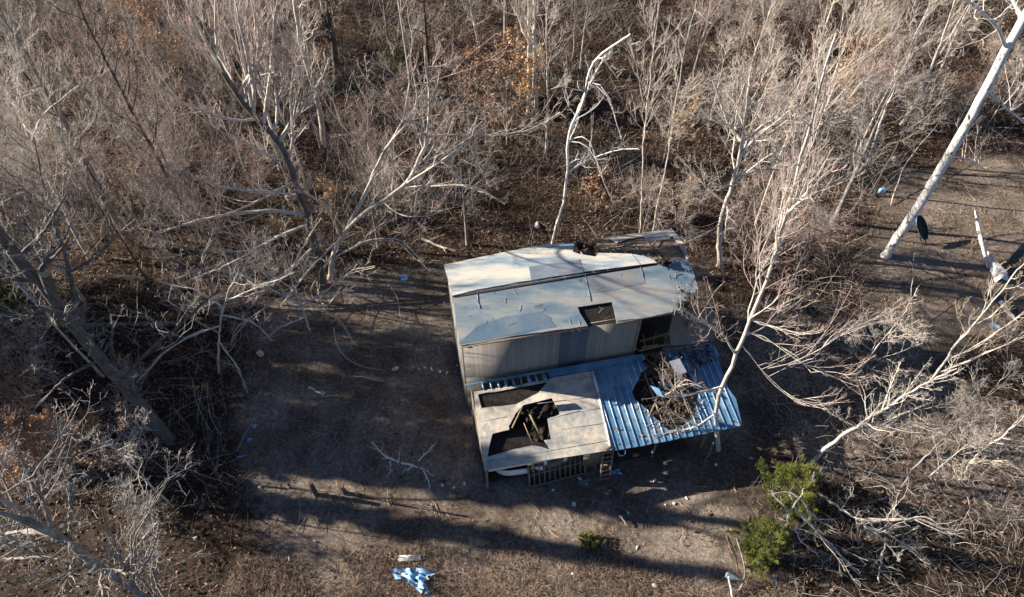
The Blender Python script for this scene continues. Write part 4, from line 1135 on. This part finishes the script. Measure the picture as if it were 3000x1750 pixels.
special('low_spreading_tree', 'low greyish tree with downward limbs beside the cream rock', (640, 1090),
    [(640, 1000), (650, 920), (670, 850), (700, 790)], .06,
    [([(645, 960), (560, 980), (470, 1040), (400, 1120)], .04, -1), ([(650, 920), (740, 940), (800, 1000)], .035, -.8), ([(655, 900), (580, 850), (480, 830)], .035, .3), ([(660, 880), (760, 840), (860, 800)], .035, .4), ([(640, 1000), (700, 1080), (730, 1160)], .03, -1.2)],
    sp('wide', n1=6, n2=6, n3=5, n4=4, l1=.6, l2=.45), 'twig_grey', 'bark_pale', 58)
special('crossing_tree', 'bright white crown of crossing limbs at the upper left edge', (262, 760),
    [(225, 690), (180, 600), (140, 520), (95, 420), (50, 320), (0, 230), (-60, 120)], .12,
    [([(140, 520), (60, 500), (-10, 420)], .05, -1), ([(180, 600), (190, 480), (180, 350), (150, 200)], .05, 1), ([(95, 420), (130, 330), (230, 250)], .05, -1), ([(50, 320), (60, 200), (40, 80)], .05, .5), ([(160, 560), (60, 560), (0, 600)], .04, -1)],
    sp('wide', n1=14, n3=6, l1=.3), 'twig_bright', 'bark_pale', 56, fine=1.)
special('bark_tree', 'slim dark curving tree just right of the thick grey trunk', (228, 925),
    [(215, 860), (205, 800), (192, 740), (168, 680), (140, 600), (120, 520), (100, 400)], .12,
    [([(205, 800), (260, 770), (310, 720), (400, 640)], .05, -1), ([(180, 710), (140, 760), (105, 782)], .05, -.5), ([(160, 650), (100, 680), (12, 672)], .05, -.5)],
    sp('broom', n1=14), 'twig_grey', 'bark_grey', 47)
special('forked_tree', 'pale trunk forking low beside the right end of the shed', (2110, 775),
    [(2106, 720), (2108, 660), (2125, 600), (2150, 520), (2176, 420), (2185, 330), (2200, 200)], .15,
    [([(2176, 420), (2150, 395), (2120, 330), (2090, 240)], .06, 1), ([(2165, 450), (2230, 380), (2290, 360), (2340, 290)], .06, -1), ([(2108, 660), (2060, 690), (1990, 720), (1940, 735)], .04, -1.),
     ([(2150, 520), (2240, 490), (2330, 500), (2420, 540)], .05, -1), ([(2176, 420), (2260, 345), (2400, 355), (2500, 350), (2530, 410)], .05, 1), ([(2125, 600), (2060, 540), (2000, 470)], .04, 1)],
    sp('wide', n1=14, n3=8, l2=.5), 'twig_cream', 'bark_pale', 48, fine=1.1)
special('bottom_left_tree', 'big blue-grey limbs reaching up across the bottom left corner', (700, 1960),
    [(640, 1910), (560, 1850), (480, 1790), (400, 1735), (270, 1640), (150, 1555), (80, 1510), (0, 1460), (-90, 1400)], .16,
    [([(270, 1640), (180, 1575), (80, 1520), (0, 1505), (-60, 1500)], .09, -.5), ([(180, 1565), (100, 1555), (0, 1570)], .08, .4), ([(330, 1680), (200, 1640), (100, 1630), (0, 1640)], .05, .4),
     ([(150, 1555), (130, 1480), (110, 1420), (40, 1310)], .04, .8), ([(220, 1600), (208, 1500), (205, 1430), (180, 1370)], .04, .6), ([(400, 1735), (380, 1560), (440, 1500), (500, 1400)], .03, 1.5),
     ([(480, 1790), (420, 1700), (300, 1600)], .05, -.5)],
    sp('wide', n1=16, n2=6, n3=5, n4=3, l1=.3, l2=.5), 'twig_grey', 'bark_grey', 49, fine=.8)
special('fallen_treetop', 'leaning bare treetop with a sawn pale butt end right of the lower cedar', (2370, 1365),
    [(2410, 1320, .6), (2460, 1280, 1.1), (2520, 1245, 1.6), (2590, 1200, 2.2), (2640, 1165, 2.8), (2720, 1120, 3.4), (2800, 1080, 4.0)], .09,
    [([(2480, 1268, 1.3), (2570, 1248, 1.5), (2640, 1215, 1.8), (2730, 1180, 2.1)], .045), ([(2520, 1245, 1.6), (2610, 1246, 1.6), (2680, 1245, 1.7), (2760, 1260, 1.4)], .04), ([(2500, 1250, 1.5), (2440, 1215, 2.), (2400, 1180, 2.4)], .035),
     ([(2500, 1270, 1.2), (2580, 1310, .9), (2625, 1340, .5)], .03), ([(2590, 1200, 2.2), (2610, 1130, 3.), (2640, 1060, 3.8)], .035)],
    sp('wide', n1=16, n2=6, n3=5, n4=4, l1=.26, l2=.5), 'twig_grey', 'bark_pale', 50, r1=.03)
special('vine_tree', 'thin forked stem arching over the two green cedars', (2430, 1370),
    [(2408, 1375, .8), (2378, 1400, 1.5), (2352, 1440, 1.9), (2345, 1455, 2.0), (2334, 1484, 2.0), (2302, 1499, 2.0), (2302, 1525, 1.9), (2330, 1560, 1.6), (2350, 1590, 1.2), (2400, 1630, .6)], .05,
    [([(2347, 1450, 2.), (2305, 1440, 2.1), (2250, 1449, 2.1)], .025), ([(2334, 1484, 2.), (2375, 1535, 1.6), (2420, 1590, 1.1), (2475, 1637, .8), (2518, 1685, .3)], .04), ([(2350, 1455, 2.), (2370, 1500, 1.7), (2400, 1530, 1.5), (2440, 1545, 1.4)], .025),
     ([(2302, 1499, 2.), (2285, 1470, 2.2), (2262, 1450, 2.3)], .02), ([(2322, 1545, 1.8), (2365, 1556, 1.6), (2400, 1570, 1.4)], .02)],
    sp('slim', n1=8, n2=4, n3=4, n4=3, l1=.12, l2=.5), 'twig_grey', 'bark_pale', 51, r1=.02)
special('fallen_limb', 'long fallen limb with a fan of branches in the bottom right woods', (2388, 1440),
    [(2440, 1475, .8), (2500, 1515, .9), (2540, 1545, .8), (2580, 1575, .7), (2640, 1640, .4)], .06,
    [([(2512, 1520, .9), (2540, 1517, 1.), (2610, 1526, 1.1), (2680, 1520, 1.2), (2712, 1510, 1.3), (2760, 1545, 1.), (2790, 1570, .6)], .05), ([(2650, 1523, 1.1), (2625, 1500, 1.3), (2613, 1480, 1.5)], .035), ([(2600, 1590, .6), (2580, 1650, .4), (2570, 1700, .2)], .03), ([(2540, 1545, .8), (2600, 1560, .8), (2700, 1640, .5)], .03)],
    sp('wide', n1=12, n2=6, n3=5, n4=4, l1=.35, l2=.5), 'twig_grey', 'bark_pale', 52, r1=.02)
special('yellow_sapling', 'olive-tinted sapling leaning right at the edge of the bare ground', (2706, 1135),
    [(2735, 1105), (2760, 1070), (2800, 1015), (2850, 955), (2905, 885), (2955, 825), (3000, 775), (3060, 700)], .06,
    [([(2750, 1095), (2830, 1060), (2920, 1020), (3010, 985)], .03, -1), ([(2770, 1060), (2860, 1020), (2940, 960), (3020, 900)], .03, -1.), ([(2850, 955), (2900, 930), (2980, 860)], .03, 1)],
    sp('broom', n1=9, l1=.2, n2=5, n3=4), 'twig_tan', 'bark_pale', 53)
special('right_sapling', 'thin blue-grey sapling leaning right near the lower right edge', (2815, 1405),
    [(2840, 1360), (2870, 1325), (2920, 1290), (2970, 1250), (3010, 1215), (3060, 1160)], .05, [([(2840, 1360), (2880, 1350), (2950, 1350)], .02, -1)],
    sp('slim'), 'twig_grey', 'bark_pale', 54)
special('right_sapling', 'long thin sapling crossing the lower right woods', (2640, 1425),
    [(2680, 1370), (2740, 1310), (2820, 1230), (2900, 1150), (2980, 1070)], .045, [], sp('slim'), 'twig_grey', 'bark_grey', 55)
for k, (bp, pts, r, lab, bk) in enumerate([
    ((1548, 335), [(1548, 250), (1549, 160), (1549, 0), (1549, -200)], .13, 'left of two pale straight trunks at the top centre', 'bark_pale'),
    ((1568, 345), [(1567, 250), (1567, 160), (1565, 0), (1564, -200)], .17, 'right and thicker of two pale straight trunks at the top centre', 'bark_pale'),
    ((950, 430), [(935, 310), (885, 150), (868, 60), (860, -40), (855, -160)], .19, 'straight pale trunk at the top edge above the white-limbed tree', 'bark_pale'),
    ((1412, 190), [(1398, 110), (1378, 10), (1370, -80)], .12, 'slim tan trunk at the top edge left of the two straight trunks', 'bark_pale'),
    ((1262, 230), [(1250, 130), (1240, 0), (1235, -90)], .16, 'dark trunk at the top edge left of centre', 'bark_dark'),
    ((990, 260), [(980, 150), (960, 30), (950, -80)], .28, 'thick dark trunk at the top edge right of the white-limbed tree', 'bark_dark'),
    ((385, 722), [(310, 590), (235, 440), (200, 380), (130, 260), (60, 130), (0, 40)], .20, 'blue-shaded trunk leaning through the upper left brush', 'bark_grey'),
    ((600, 700), [(540, 610), (470, 480), (390, 330), (330, 220), (250, 60), (200, -60)], .13, 'thin dark trunk leaning left between the blue-shaded trunk and the white-limbed tree', 'bark_dark'),
    ((130, 1190), [(60, 1120), (0, 1050), (-100, 930)], .14, 'slim grey trunk leaving the picture at the lower left edge', 'bark_grey'),
    ((1876, 690), [(1880, 560), (1886, 420), (1905, 220), (1925, 60), (1935, -60)], .055, 'left of a pair of very thin pale stems behind the shed', 'bark_pale'),
    ((1912, 690), [(1930, 580), (1955, 470), (1975, 330), (2010, 130), (2040, 0)], .05, 'right of a pair of very thin pale stems behind the shed', 'bark_pale'),
    ((2640, 365), [(2690, 290), (2715, 230), (2760, 120), (2790, 30), (2820, -80)], .12, 'tan stem rising from the bank left of the big white trunk', 'bark_pale'),
    ((2675, 352), [(2700, 310), (2750, 220), (2800, 100), (2850, 0), (2890, -100)], .10, 'second tan stem on the bank, right of the first', 'bark_pale'),
    ((2960, 330), [(2990, 280), (3030, 200), (3100, 60)], .14, 'cream stem at the right edge behind the big white trunk', 'bark_pale'),
    ((2545, 470), [(2570, 390), (2600, 300), (2640, 220), (2680, 120), (2730, 0)], .08, 'pale stem leaning right above the bare ground', 'bark_pale'),
    ((1700, 200), [(1710, 100), (1725, 0), (1735, -100)], .07, 'slender pale stem at the top edge right of the two straight trunks', 'bark_pale'),
]):
    special('tall_tree', lab, bp, pts, r, [], sp('broom' if k % 2 else 'wide', n1=13, n2=6, n3=5, n4=4, t0=.42, l1=.22), ['twig_cream', 'twig_brown', 'twig_pink'][k % 3], bk, 60 + k)

# dry-leaved bushes seen as tan and rust clouds
for k, (bp, h, r, lab, tw, lf) in enumerate([
    ((1425, 420), 5.5, .07, 'rust-leaved young tree at the centre of the upper woods', 'twig_tan', 'rust_leaf'),
    ((1560, 350), 5.0, .07, 'tan-leaved young tree under the two straight trunks', 'twig_tan', 'dry_leaf'),
    ((1480, 300), 4.0, .06, 'rust-leaved bush left of the two straight trunks', 'twig_pink', 'rust_leaf'),
    ((540, 330), 7.0, .08, 'tan-leaved tree left of the white brooming limbs', 'twig_tan', 'dry_leaf'),
    ((470, 200), 6.0, .08, 'tan-leaved tree at the top left above the other tan-leaved tree', 'twig_tan', 'dry_leaf'),
    ((160, 1400), 3.6, .06, 'tan leafy bush above the bottom left limbs', 'twig_tan', 'dry_leaf'),
    ((90, 1230), 3.6, .06, 'pale tan bush below the thick grey trunk on the left edge', 'twig_tan', 'dry_leaf'),
    ((250, 1330), 3.0, .05, 'tan bush left of the foot of the thick grey trunk', 'twig_tan', 'dry_leaf'),
    ((1745, 620), 2.6, .05, 'low rust-brown bush just behind the shed', 'twig_tan', 'rust_leaf'),
    ((2450, 330), 5.0, .06, 'ochre-leaved bush in the upper right woods', 'twig_tan', 'dry_leaf'),
    ((1380, 300), 3.6, .05, 'small orange-brown bush in the dark gap of the upper woods', 'twig_tan', 'rust_leaf'),
]):
    r_ = proto_tree('leafy_bush', h, r, sp('bush', n3=6, n4=5), tw, 'bark_grey', 200 + k, leafy=(lf, .55))
    b = at(*bp, 0); r_.location = [float(c) for c in b]; tag(r_, lab, 'bush')

# evergreens
def cedar(name, label, px, py, h, w, seed, n=9000, r=.05, low=.05, fs=1.):
    g = np.random.default_rng(seed); b = at(px, py, 0)
    root = thing(name, label, 'cedar' if h > 1 else 'bush', b)
    m = MB(); m.tube([(0, 0, -.1), (0.03, 0, h * .5), (0, .03, h * .92)], [r, r * .7, r * .2], 7); m.build('trunk', 'bark_grey', root, smooth=True)
    # sprays: short upward plumes built of needle blades
    ns = max(50, n // 75) if fs < 2 else 400; zz = low + (1 - low) * g.random(ns) ** 1.25; a = g.uniform(0, 2 * math.pi, ns)
    rad = w * (1 + .35 * g.normal(size=ns).clip(-1, 1.3)) * (np.sin(np.pi * np.clip(zz * .72 + .22, 0, 1)) ** .8) * np.sqrt(g.uniform(.25, 1, ns)) * (1 + .28 * np.sin(a * 3 + seed) + .15 * np.sin(a * 7 + zz * 9))
    C_ = np.column_stack([np.cos(a) * rad, np.sin(a) * rad, zz * h])
    D = norm(np.column_stack([np.cos(a), np.sin(a), np.full(ns, 1.25)]) + g.normal(0, .3, (ns, 3)))
    Ln = w * g.uniform(.22, .5, ns)
    k = max(4, int(n / ns * 2))
    t_ = g.random((ns, k)); pts = C_[:, None] + D[:, None] * (Ln[:, None] * t_)[..., None] + g.normal(0, 1, (ns, k, 3)) * (.10 * w * (1 - t_ * .8))[..., None]
    pts = pts.reshape(-1, 3); dd = norm(np.repeat(D, k, 0) + g.normal(0, .55, (len(pts), 3)))
    ln = fs * g.uniform(.05, .11, len(pts))[:, None]; sdv = norm(np.cross(dd, g.normal(size=dd.shape))) * .009 * fs
    V = np.stack([pts - sdv, pts + sdv, pts + dd * ln], 1).reshape(-1, 3)
    mesh_obj('foliage', V, np.arange(len(V)).reshape(-1, 3), 'evergreen', root)
    m = MB(); Q = np.stack([np.array([0, 0, 1]) * (C_[:, 2:] - .1 * h) * .9, C_], 1); Q[:, 0, :2] = 0
    V, q = batch_tubes(Q, np.full((ns, 2), .007), 3); m.add(V, q); m.build('branches', 'bark_dark', root)
    return root
cedar('cedar_tree', 'bright green cedar overhung by thin bare branches, upper of the two', 2296, 1462, 2.1, .90, 301, 15000)
cedar('cedar_tree', 'olive green cedar lower and left of the other cedar', 2215, 1618, 2.2, .74, 302, 14000)
cedar('green_bush', 'small yellow-green bush in the sunlit strip of the clearing', 1730, 1596, .32, .36, 303, 2200, .02)
cedar('green_bush', 'small dark green bush deep in the upper woods left of centre', 1150, 215, 1.3, .9, 304, 6000, .03)

# dead branch like a spider in the clearing, and other dead wood
def dead(name, label, strands, mt='bark_pale', cat='branch', twigs=0, seed=1):
    b = at(strands[0][0][0][0], strands[0][0][0][1], 0)
    m = MB(); g = np.random.default_rng(seed); PP = []
    for pts, r in strands:
        P_ = resample([at(*q) for q in pts], 10, .02, g); m.tube(P_, np.linspace(r, r * .4, 10), 6); PP.append((P_, np.linspace(r, r * .4, 10)))
    if twigs:
        P1 = np.stack([a for a, _ in PP]); R1 = np.stack([b_ for _, b_ in PP])
        Q, RR = grow(P1, R1, twigs, .2, 1, .3, .8, 5, .2, .0, g, .6, .005); Q[..., 2] = np.maximum(Q[..., 2], .02); m.add(*batch_tubes(Q, RR, 3))
        Q, RR = grow(Q, RR, 3, .2, 1, .5, .7, 4, .2, .0, g, .6, .004); Q[..., 2] = np.maximum(Q[..., 2], .02); m.add(*batch_tubes(Q, RR, 3))
    return tag(m.build(name, mt, None, loc=b, smooth=True), label, cat)
dead('dead_branch', 'pale forked dead branch spread like a spider in the clearing left of the shed', [
    ([(1212, 1365, .25), (1175, 1357, .3), (1140, 1345, .35), (1110, 1320, .4), (1090, 1295, .4)], .05), ([(1212, 1365, .25), (1245, 1375, .2), (1272, 1397, .05)], .03),
    ([(1240, 1380, .2), (1258, 1410, .12), (1261, 1447, .02)], .03), ([(1145, 1350, .3), (1144, 1375, .15), (1132, 1403, .02)], .025), ([(1225, 1350, .2), (1255, 1322, .15), (1275, 1300, .05)], .035), ([(1212, 1365, .2), (1180, 1385, .05)], .03)], 'bark_white', twigs=8, seed=5)
dead('fallen_branch', 'pale rotten branch on the dark ground left of the spider-shaped one', [([(905, 1135, .06), (930, 1150, .05), (958, 1165, .04)], .06), ([(950, 1163, .05), (985, 1158, .12)], .03)], 'bark_pale', twigs=4, seed=6)
dead('fallen_branch', 'long thin pale branch lying level in the shaded clearing', [([(1036, 1102, .05), (1075, 1107, .06), (1125, 1117, .04)], .035)], 'bark_pale', seed=7)
dead('fallen_branch', 'curved thin branch hanging into the clearing below the arching limbs', [([(978, 960, 1.2), (982, 1000, .7), (1000, 1050, .3), (1060, 1075, .1), (1130, 1085, .05)], .025)], seed=8)
dead('fallen_branch', 'grey branch with many twigs lying across the torn hole of the ribbed roof', [([(2060, 1120, 2.7), (2000, 1140, 2.5), (1950, 1190, 2.3), (1910, 1215, 2.35)], .03), ([(1905, 1110, 2.6), (1930, 1150, 2.4), (1960, 1210, 2.2), (1985, 1260, 2.3)], .03), ([(1880, 1170, 2.5), (1950, 1160, 2.4), (2040, 1200, 2.4)], .022), ([(1890, 1250, 2.3), (1960, 1230, 2.4), (2060, 1240, 2.3)], .022)], 'bark_grey', twigs=12, seed=39)
dead('fallen_branch', 'pale limb tangle lying on the right end of the shed roof', [([(2040, 840, 5.2), (2000, 800, 5.4), (1960, 790, 5.5)], .02), ([(2040, 780, 5.4), (2000, 810, 5.4), (1985, 860, 5.3)], .018), ([(1950, 700, 5.5), (2000, 700, 5.6), (2050, 690, 5.6)], .02)], 'bark_pale', twigs=9, seed=40)
dead('fallen_branch', 'slanting thin branch left of the shed roof corner', [([(1130, 820, .9), (1165, 870, .5), (1175, 940, .05)], .02)], seed=9)
dead('fallen_branch', 'long bare branch lying left of the shed roof edge', [([(1180, 940, .05), (1240, 948, .04), (1300, 955, .03)], .02)], seed=19)
dead('broken_branch', 'short pale bent branch at the right end of the sunlit strip', [([(1815, 1512, .05), (1826, 1520, .2), (1838, 1540, .05)], .05)], seed=10)
dead('broken_branch', 'hooked dry branch left of the lower cedar', [([(2060, 1470, .05), (2062, 1483, .1), (2096, 1496, .05)], .02), ([(2050, 1515, .05), (2090, 1535, .04)], .035)], 'bark_pale', twigs=3, seed=11)
dead('hanging_branch', 'thin dark branch curving down from the ribbed roof to the ground', [([(2092, 1295, 1.4), (2078, 1330, .9), (2058, 1370, .4), (2056, 1415, .02)], .02)], 'bark_grey', twigs=2, seed=12)
dead('thin_stick', 'thin upright pale stick in the bare ground on the right', [([(2675, 975, .02), (2668, 900, .7), (2670, 850, 1.1), (2678, 740, 2.0)], .02)], 'bark_pale', seed=13)
dead('thin_vine', 'thin curving vine above the bare ground left of the big white trunk', [([(2610, 600, .05), (2650, 480, 1.), (2700, 420, 1.4), (2760, 350, 2.)], .03)], 'bark_pale', seed=14)
def log(label, a, b, r0, r1, mt='bark_grey', seed=1, stubs=3, name='fallen_log'):
    g = np.random.default_rng(seed); p, q_ = at(*a, r0 * .7), at(*b, r1 * .7)
    Q = resample([p, (p + q_) / 2 + np.array([0, g.normal(0, .15), 0]), q_], 10, .02, g); m = MB(); m.tube(Q, np.linspace(r0, r1, 10), 10)
    for k in range(stubs):
        c = Q[int(g.integers(2, 8))]; d = norm(np.array([g.normal(0, .5), g.normal(0, .6), g.uniform(.3, 1)])); m.tube([c, c + d * g.uniform(.3, .9)], [r1 * .5, r1 * .25], 6)
    return tag(m.build(name, mt, None, loc=(p + q_) / 2, smooth=True), label, 'log')
log('grey log lying level beneath the middle of the left woods', (320, 815), (500, 828), .20, .16, 'bark_dark', 1)
log('long dark log across the ground right of the thick grey trunk', (250, 955), (530, 950), .13, .08, 'bark_grey', 2)
log('thin grey log right of the level grey log', (500, 825), (790, 745), .12, .07, 'bark_grey', 3)
log('dark log below the tan bushes on the lower left', (285, 1345), (500, 1375), .06, .04, 'bark_dark', 4)
log('log leaning in the brush left of the shed roof', (1235, 700), (1355, 740), .07, .05, 'bark_pale', 5)
log('grey log lying beyond the right end of the shed roof', (2005, 812), (2110, 808), .11, .10, 'bark_grey', 6)
log('thin pale log crossing the brush at the lower left', (330, 1690), (460, 1530), .04, .03, 'bark_pale', 7)
log('dark log above the long dark log on the left', (430, 780), (640, 700), .10, .06, 'bark_dark', 8)
log('dark log on the ground near the top centre', (1250, 345), (1400, 350), .10, .07, 'bark_dark', 9)
log('log under the brush at the upper right', (2330, 470), (2500, 455), .12, .08, 'bark_grey', 10)

# ================================================================== THE REST OF THE WOOD
KINDS = []
def kind(nm, cat, desc, *a, **k):
    KINDS.append((proto_tree(nm, *a, **k), cat, desc))
kind('bare_tree', 'tree', 'bare cream-twigged tree', 9.5, .11, sp('broom', l1=.5), 'twig_cream', 'bark_pale', 401)
kind('bare_tree', 'tree', 'wide bare grey tree', 9.5, .13, SP['wide'], 'twig_grey', 'bark_grey', 402)
kind('bare_tree', 'tree', 'bare maple with pinkish upright twigs', 9., .10, sp('broom', l1=.5), 'twig_pink', 'bark_grey', 403)
kind('bare_tree', 'tree', 'bare brown-twigged tree with crooked crown', 8.5, .10, SP['wide'], 'twig_brown', 'bark_grey', 404, lean=.06)
kind('slender_tree', 'tree', 'slender pale bare tree', 10., .065, SP['slim'], 'twig_cream', 'bark_pale', 405)
kind('slender_tree', 'tree', 'slender grey bare tree', 8.5, .06, SP['slim'], 'twig_brown', 'bark_dark', 406, lean=.04)
kind('sapling', 'sapling', 'bushy pinkish bare sapling', 5., .04, SP['bush'], 'twig_pink', 'bark_grey', 407)
kind('sapling', 'sapling', 'bushy cream bare sapling', 5., .04, SP['bush'], 'twig_cream', 'bark_pale', 408)
kind('shrub', 'shrub', 'low grey bare shrub', 2.8, .03, SP['bush'], 'twig_grey', 'bark_grey', 409)
kind('shrub', 'shrub', 'low tan shrub with dry leaves', 2.8, .03, sp('bush', n3=5, n4=4), 'twig_tan', 'bark_grey', 410, leafy=('dry_leaf', .12))
AV = np.array([uv for uv in [(0, 0)]])
def region(px, py):
    col = ['at the left edge', 'on the left', 'left of centre', 'right of centre', 'on the right', 'at the right edge'][int(min(5, max(0, px // 500)))]
    if py < 60: row = 'in the farthest woods'
    elif py < 300: row = 'in the upper woods'
    elif py < 620: row = 'in the middle woods'
    elif py < 950: row = 'level with the shed roof'
    elif py < 1300: row = 'level with the lean-to'
    else: row = 'in the bottom brush'
    return row + ' ' + col
g = np.random.default_rng(77)
placed = []
def ok(x, y, dmin):
    for (a, b, d) in placed:
        if (a - x) ** 2 + (b - y) ** 2 < (min(dmin, d)) ** 2 * 1.0: return False
    return True
hut = [tuple(L3(u, v, 0)[:2]) for u, v in ((-1, vL - 1.2), (10.6, vL - 1.2), (11, VB + 1.0), (-1, VB + 1.0))]
def free(x, y, pad):
    X = np.array([x, x + pad, x - pad, x, x]); Y = np.array([y, y, y, y + pad, y - pad])
    if (in_poly(X, Y, CLEAR1) | in_poly(X, Y, CLEAR2) | in_poly(X, Y, hut)).any(): return False
    return True
first = {}
cnt = 0
def put(ki, x, y, sc, lab=None):
    global cnt
    root, cat, desc = KINDS[ki]
    c = copy_tree(root, (x, y, gz(x, y)), g.uniform(0, 6.28), sc)
    px, py = proj((x, y, 0))
    lab = f'{desc} {region(px, py)}' if lab is None else lab
    tag(c, lab, cat, lab + 's' if False else 'group of ' + desc + ' ' + region(px, py))
    cnt += 1
# big trees
def fill(n, kinds, dmin, pad, smin, smax, dens, tries=6000):
    k = 0
    for _ in range(tries):
        if k >= n: break
        y = g.uniform(4, 62); x = g.uniform(-1, 1) * (13 + y * .62)
        if not free(x, y, pad) or not ok(x, y, dmin) or g.random() > dens(x, y): continue
        s = g.uniform(smin, smax)
        put(int(g.choice(kinds)), x, y, (s * g.uniform(.85, 1.15), s)); placed.append((x, y, dmin)); k += 1
def in_lane(x, y):
    cc = y + .158 * x
    return 5.5 < cc < 11.9 and x < -6
def dens_big(x, y):
    px, py = proj((x, y, 0))
    if py > 1150 and px > 600: return 0.0
    if px > 2150 and py > 850: return 0.0
    if px < 1000 and py > 1150: return .12
    if 1150 < px < 2000 and 250 < py < 700: return .25
    if in_lane(x, y): return 0.
    return 1.0
for q_ in ((942, 835), (965, 810), (1612, 735), (2110, 775), (2108, 1292), (1548, 490), (2590, 755)):
    p_ = at(*q_); placed.append((p_[0], p_[1], 3.2))
fill(72, [0, 1, 2, 2, 3, 3], 2.8, 1.2, .65, 1.0, dens_big)
fill(42, [4, 5], 1.6, .4, .8, 1.15, lambda x, y: dens_big(x, y) * .9 + .04)
def dens_s(x, y):
    px, py = proj((x, y, 0))
    if py > 1380 and 700 < px < 2250: return 0.
    return .0 if thin_mask(np.array([x]), np.array([y]))[0] and g.random() < .8 else (1. if py < 1100 or px < 600 or px > 2300 else .35)
fill(62, [6, 7], 1.5, .6, .6, 1.1, dens_s)
fill(62, [8, 8, 9], 1.1, .3, .5, 1.1, dens_s)
def dens_thick(x, y):
    px, py = proj((x, y, 0))
    return 1. if (1980 < px < 2560 and 60 < py < 760) or (px < 950 and 100 < py < 900) else 0.
for a_ in placed[:]: pass
placed[:] = [(a, b_, min(d, 1.)) for a, b_, d in placed]
fill(36, [6, 7, 7, 8], 1.0, .5, .7, 1.25, dens_thick)
# unseen pines added outside the left edge, sized to shade the clearing
for k, (x, cc, h, w) in enumerate([(-25.5, 13.1, 10.6, 1.5), (-26, 14.4, 10.8, 1.8), (-25, 16.3, 10.4, 1.7), (-26.5, 18.2, 10.8, 1.8), (-25.5, 10.0, 14.5, .30), (-27, 12.05, 14.2, .6), (-25, 12.4, 13., .6)]):
    y = cc - .158 * x
    px, py = 0, 0
    g_ = np.random.default_rng(500 + k)
    r_ = cedar('shade_pine', 'unseen pine added outside the left edge to shade the clearing', 100, 1000, h, w, 500 + k, 30000 if w < 1 else 11000, .14, .08, fs=3.2)
    r_.location = (x, y, 0); r_['category'] = 'pine'; r_['group'] = 'unseen shade pines added outside the left edge'
for root, _, _ in KINDS:      # the sources themselves are not part of the wood
    for ch in list(root.children): bpy.data.objects.remove(ch)
    bpy.data.objects.remove(root)

# dry grass of the clearing
g2 = np.random.default_rng(23)
def grass_obj(name, n, keep, h0, h1, rad, mt, label, cat, seed, arch):
    return brush(name, n, keep, h0, h1, rad, mt, label, cat, seed, arch=arch, K=3)
grass_obj('dry_grass', 30000, lambda x, y, g: clear_mask(x, y) & ~in_poly(x, y, hut), .03, .09, .005, 'grass', 'short matted dry grass of the clearing around the shed', 'grass', 23, .5)
def in_weed(x, y, g):
    return in_poly(x, y, CLR_W) & (patchy(x, y, 1.6, .7) > g.uniform(.1, .75, len(x)))
CLR_W = gpoly([(700, 1640), (950, 1640), (1250, 1600), (1500, 1575), (1700, 1640), (2000, 1680), (2330, 1690), (2400, 1900), (600, 1900)])
grass_obj('dry_weeds', 30000, in_weed, .12, .45, .006, 'weed', 'knee-high tan and orange dry weeds along the bottom edge', 'weeds', 24, .3)


tufts = grass_obj('grass_tufts', 5000, lambda x, y, g: clear_mask(x, y) & ~in_poly(x, y, hut) & (patchy(x, y, 2.3, 1.) > g.uniform(.45, .9, len(x))), .12, .38, .006, 'weed', 'longer pale tufts of dry grass scattered over the clearing', 'grass tufts', 25, .35)
def sticks():
    g = np.random.default_rng(71); p = scatter(1500, lambda x, y: clear_mask(x, y) & ~in_poly(x, y, hut), g=g); N = len(p)
    a = g.uniform(0, 6.28, N); Q = np.empty((N, 4, 3)); Q[:, 0] = np.column_stack([p, gz(p[:, 0], p[:, 1]) + .03]); L = g.uniform(.15, 1.0, N) ** 1.5
    for k in range(1, 4):
        a = a + g.normal(0, .35, N); Q[:, k, 0] = Q[:, k - 1, 0] + np.cos(a) * L / 3; Q[:, k, 1] = Q[:, k - 1, 1] + np.sin(a) * L / 3; Q[:, k, 2] = Q[:, 0, 2] + g.uniform(0, .06, N)
    V, q = batch_tubes(Q, np.broadcast_to(g.uniform(.005, .014, N)[:, None] * np.linspace(1, .5, 4)[None], (N, 4)), 4)
    tag(mesh_obj('fallen_twigs', V, q, 'twig_tan'), 'small dry twigs scattered over the clearing floor', 'twigs', kind='stuff')
sticks()

brush('sparse_brush', 2400, lambda x, y, g: in_poly(x, y, CLEAR3) | ((x > 9) & (y < 13.5) & ~clear_mask(x, y)), .5, 1.9, .007, 'twig_grey', 'sparse fine bare twigs over the flat ground at the lower right', 'brush', 27, arch=.45, K=5)
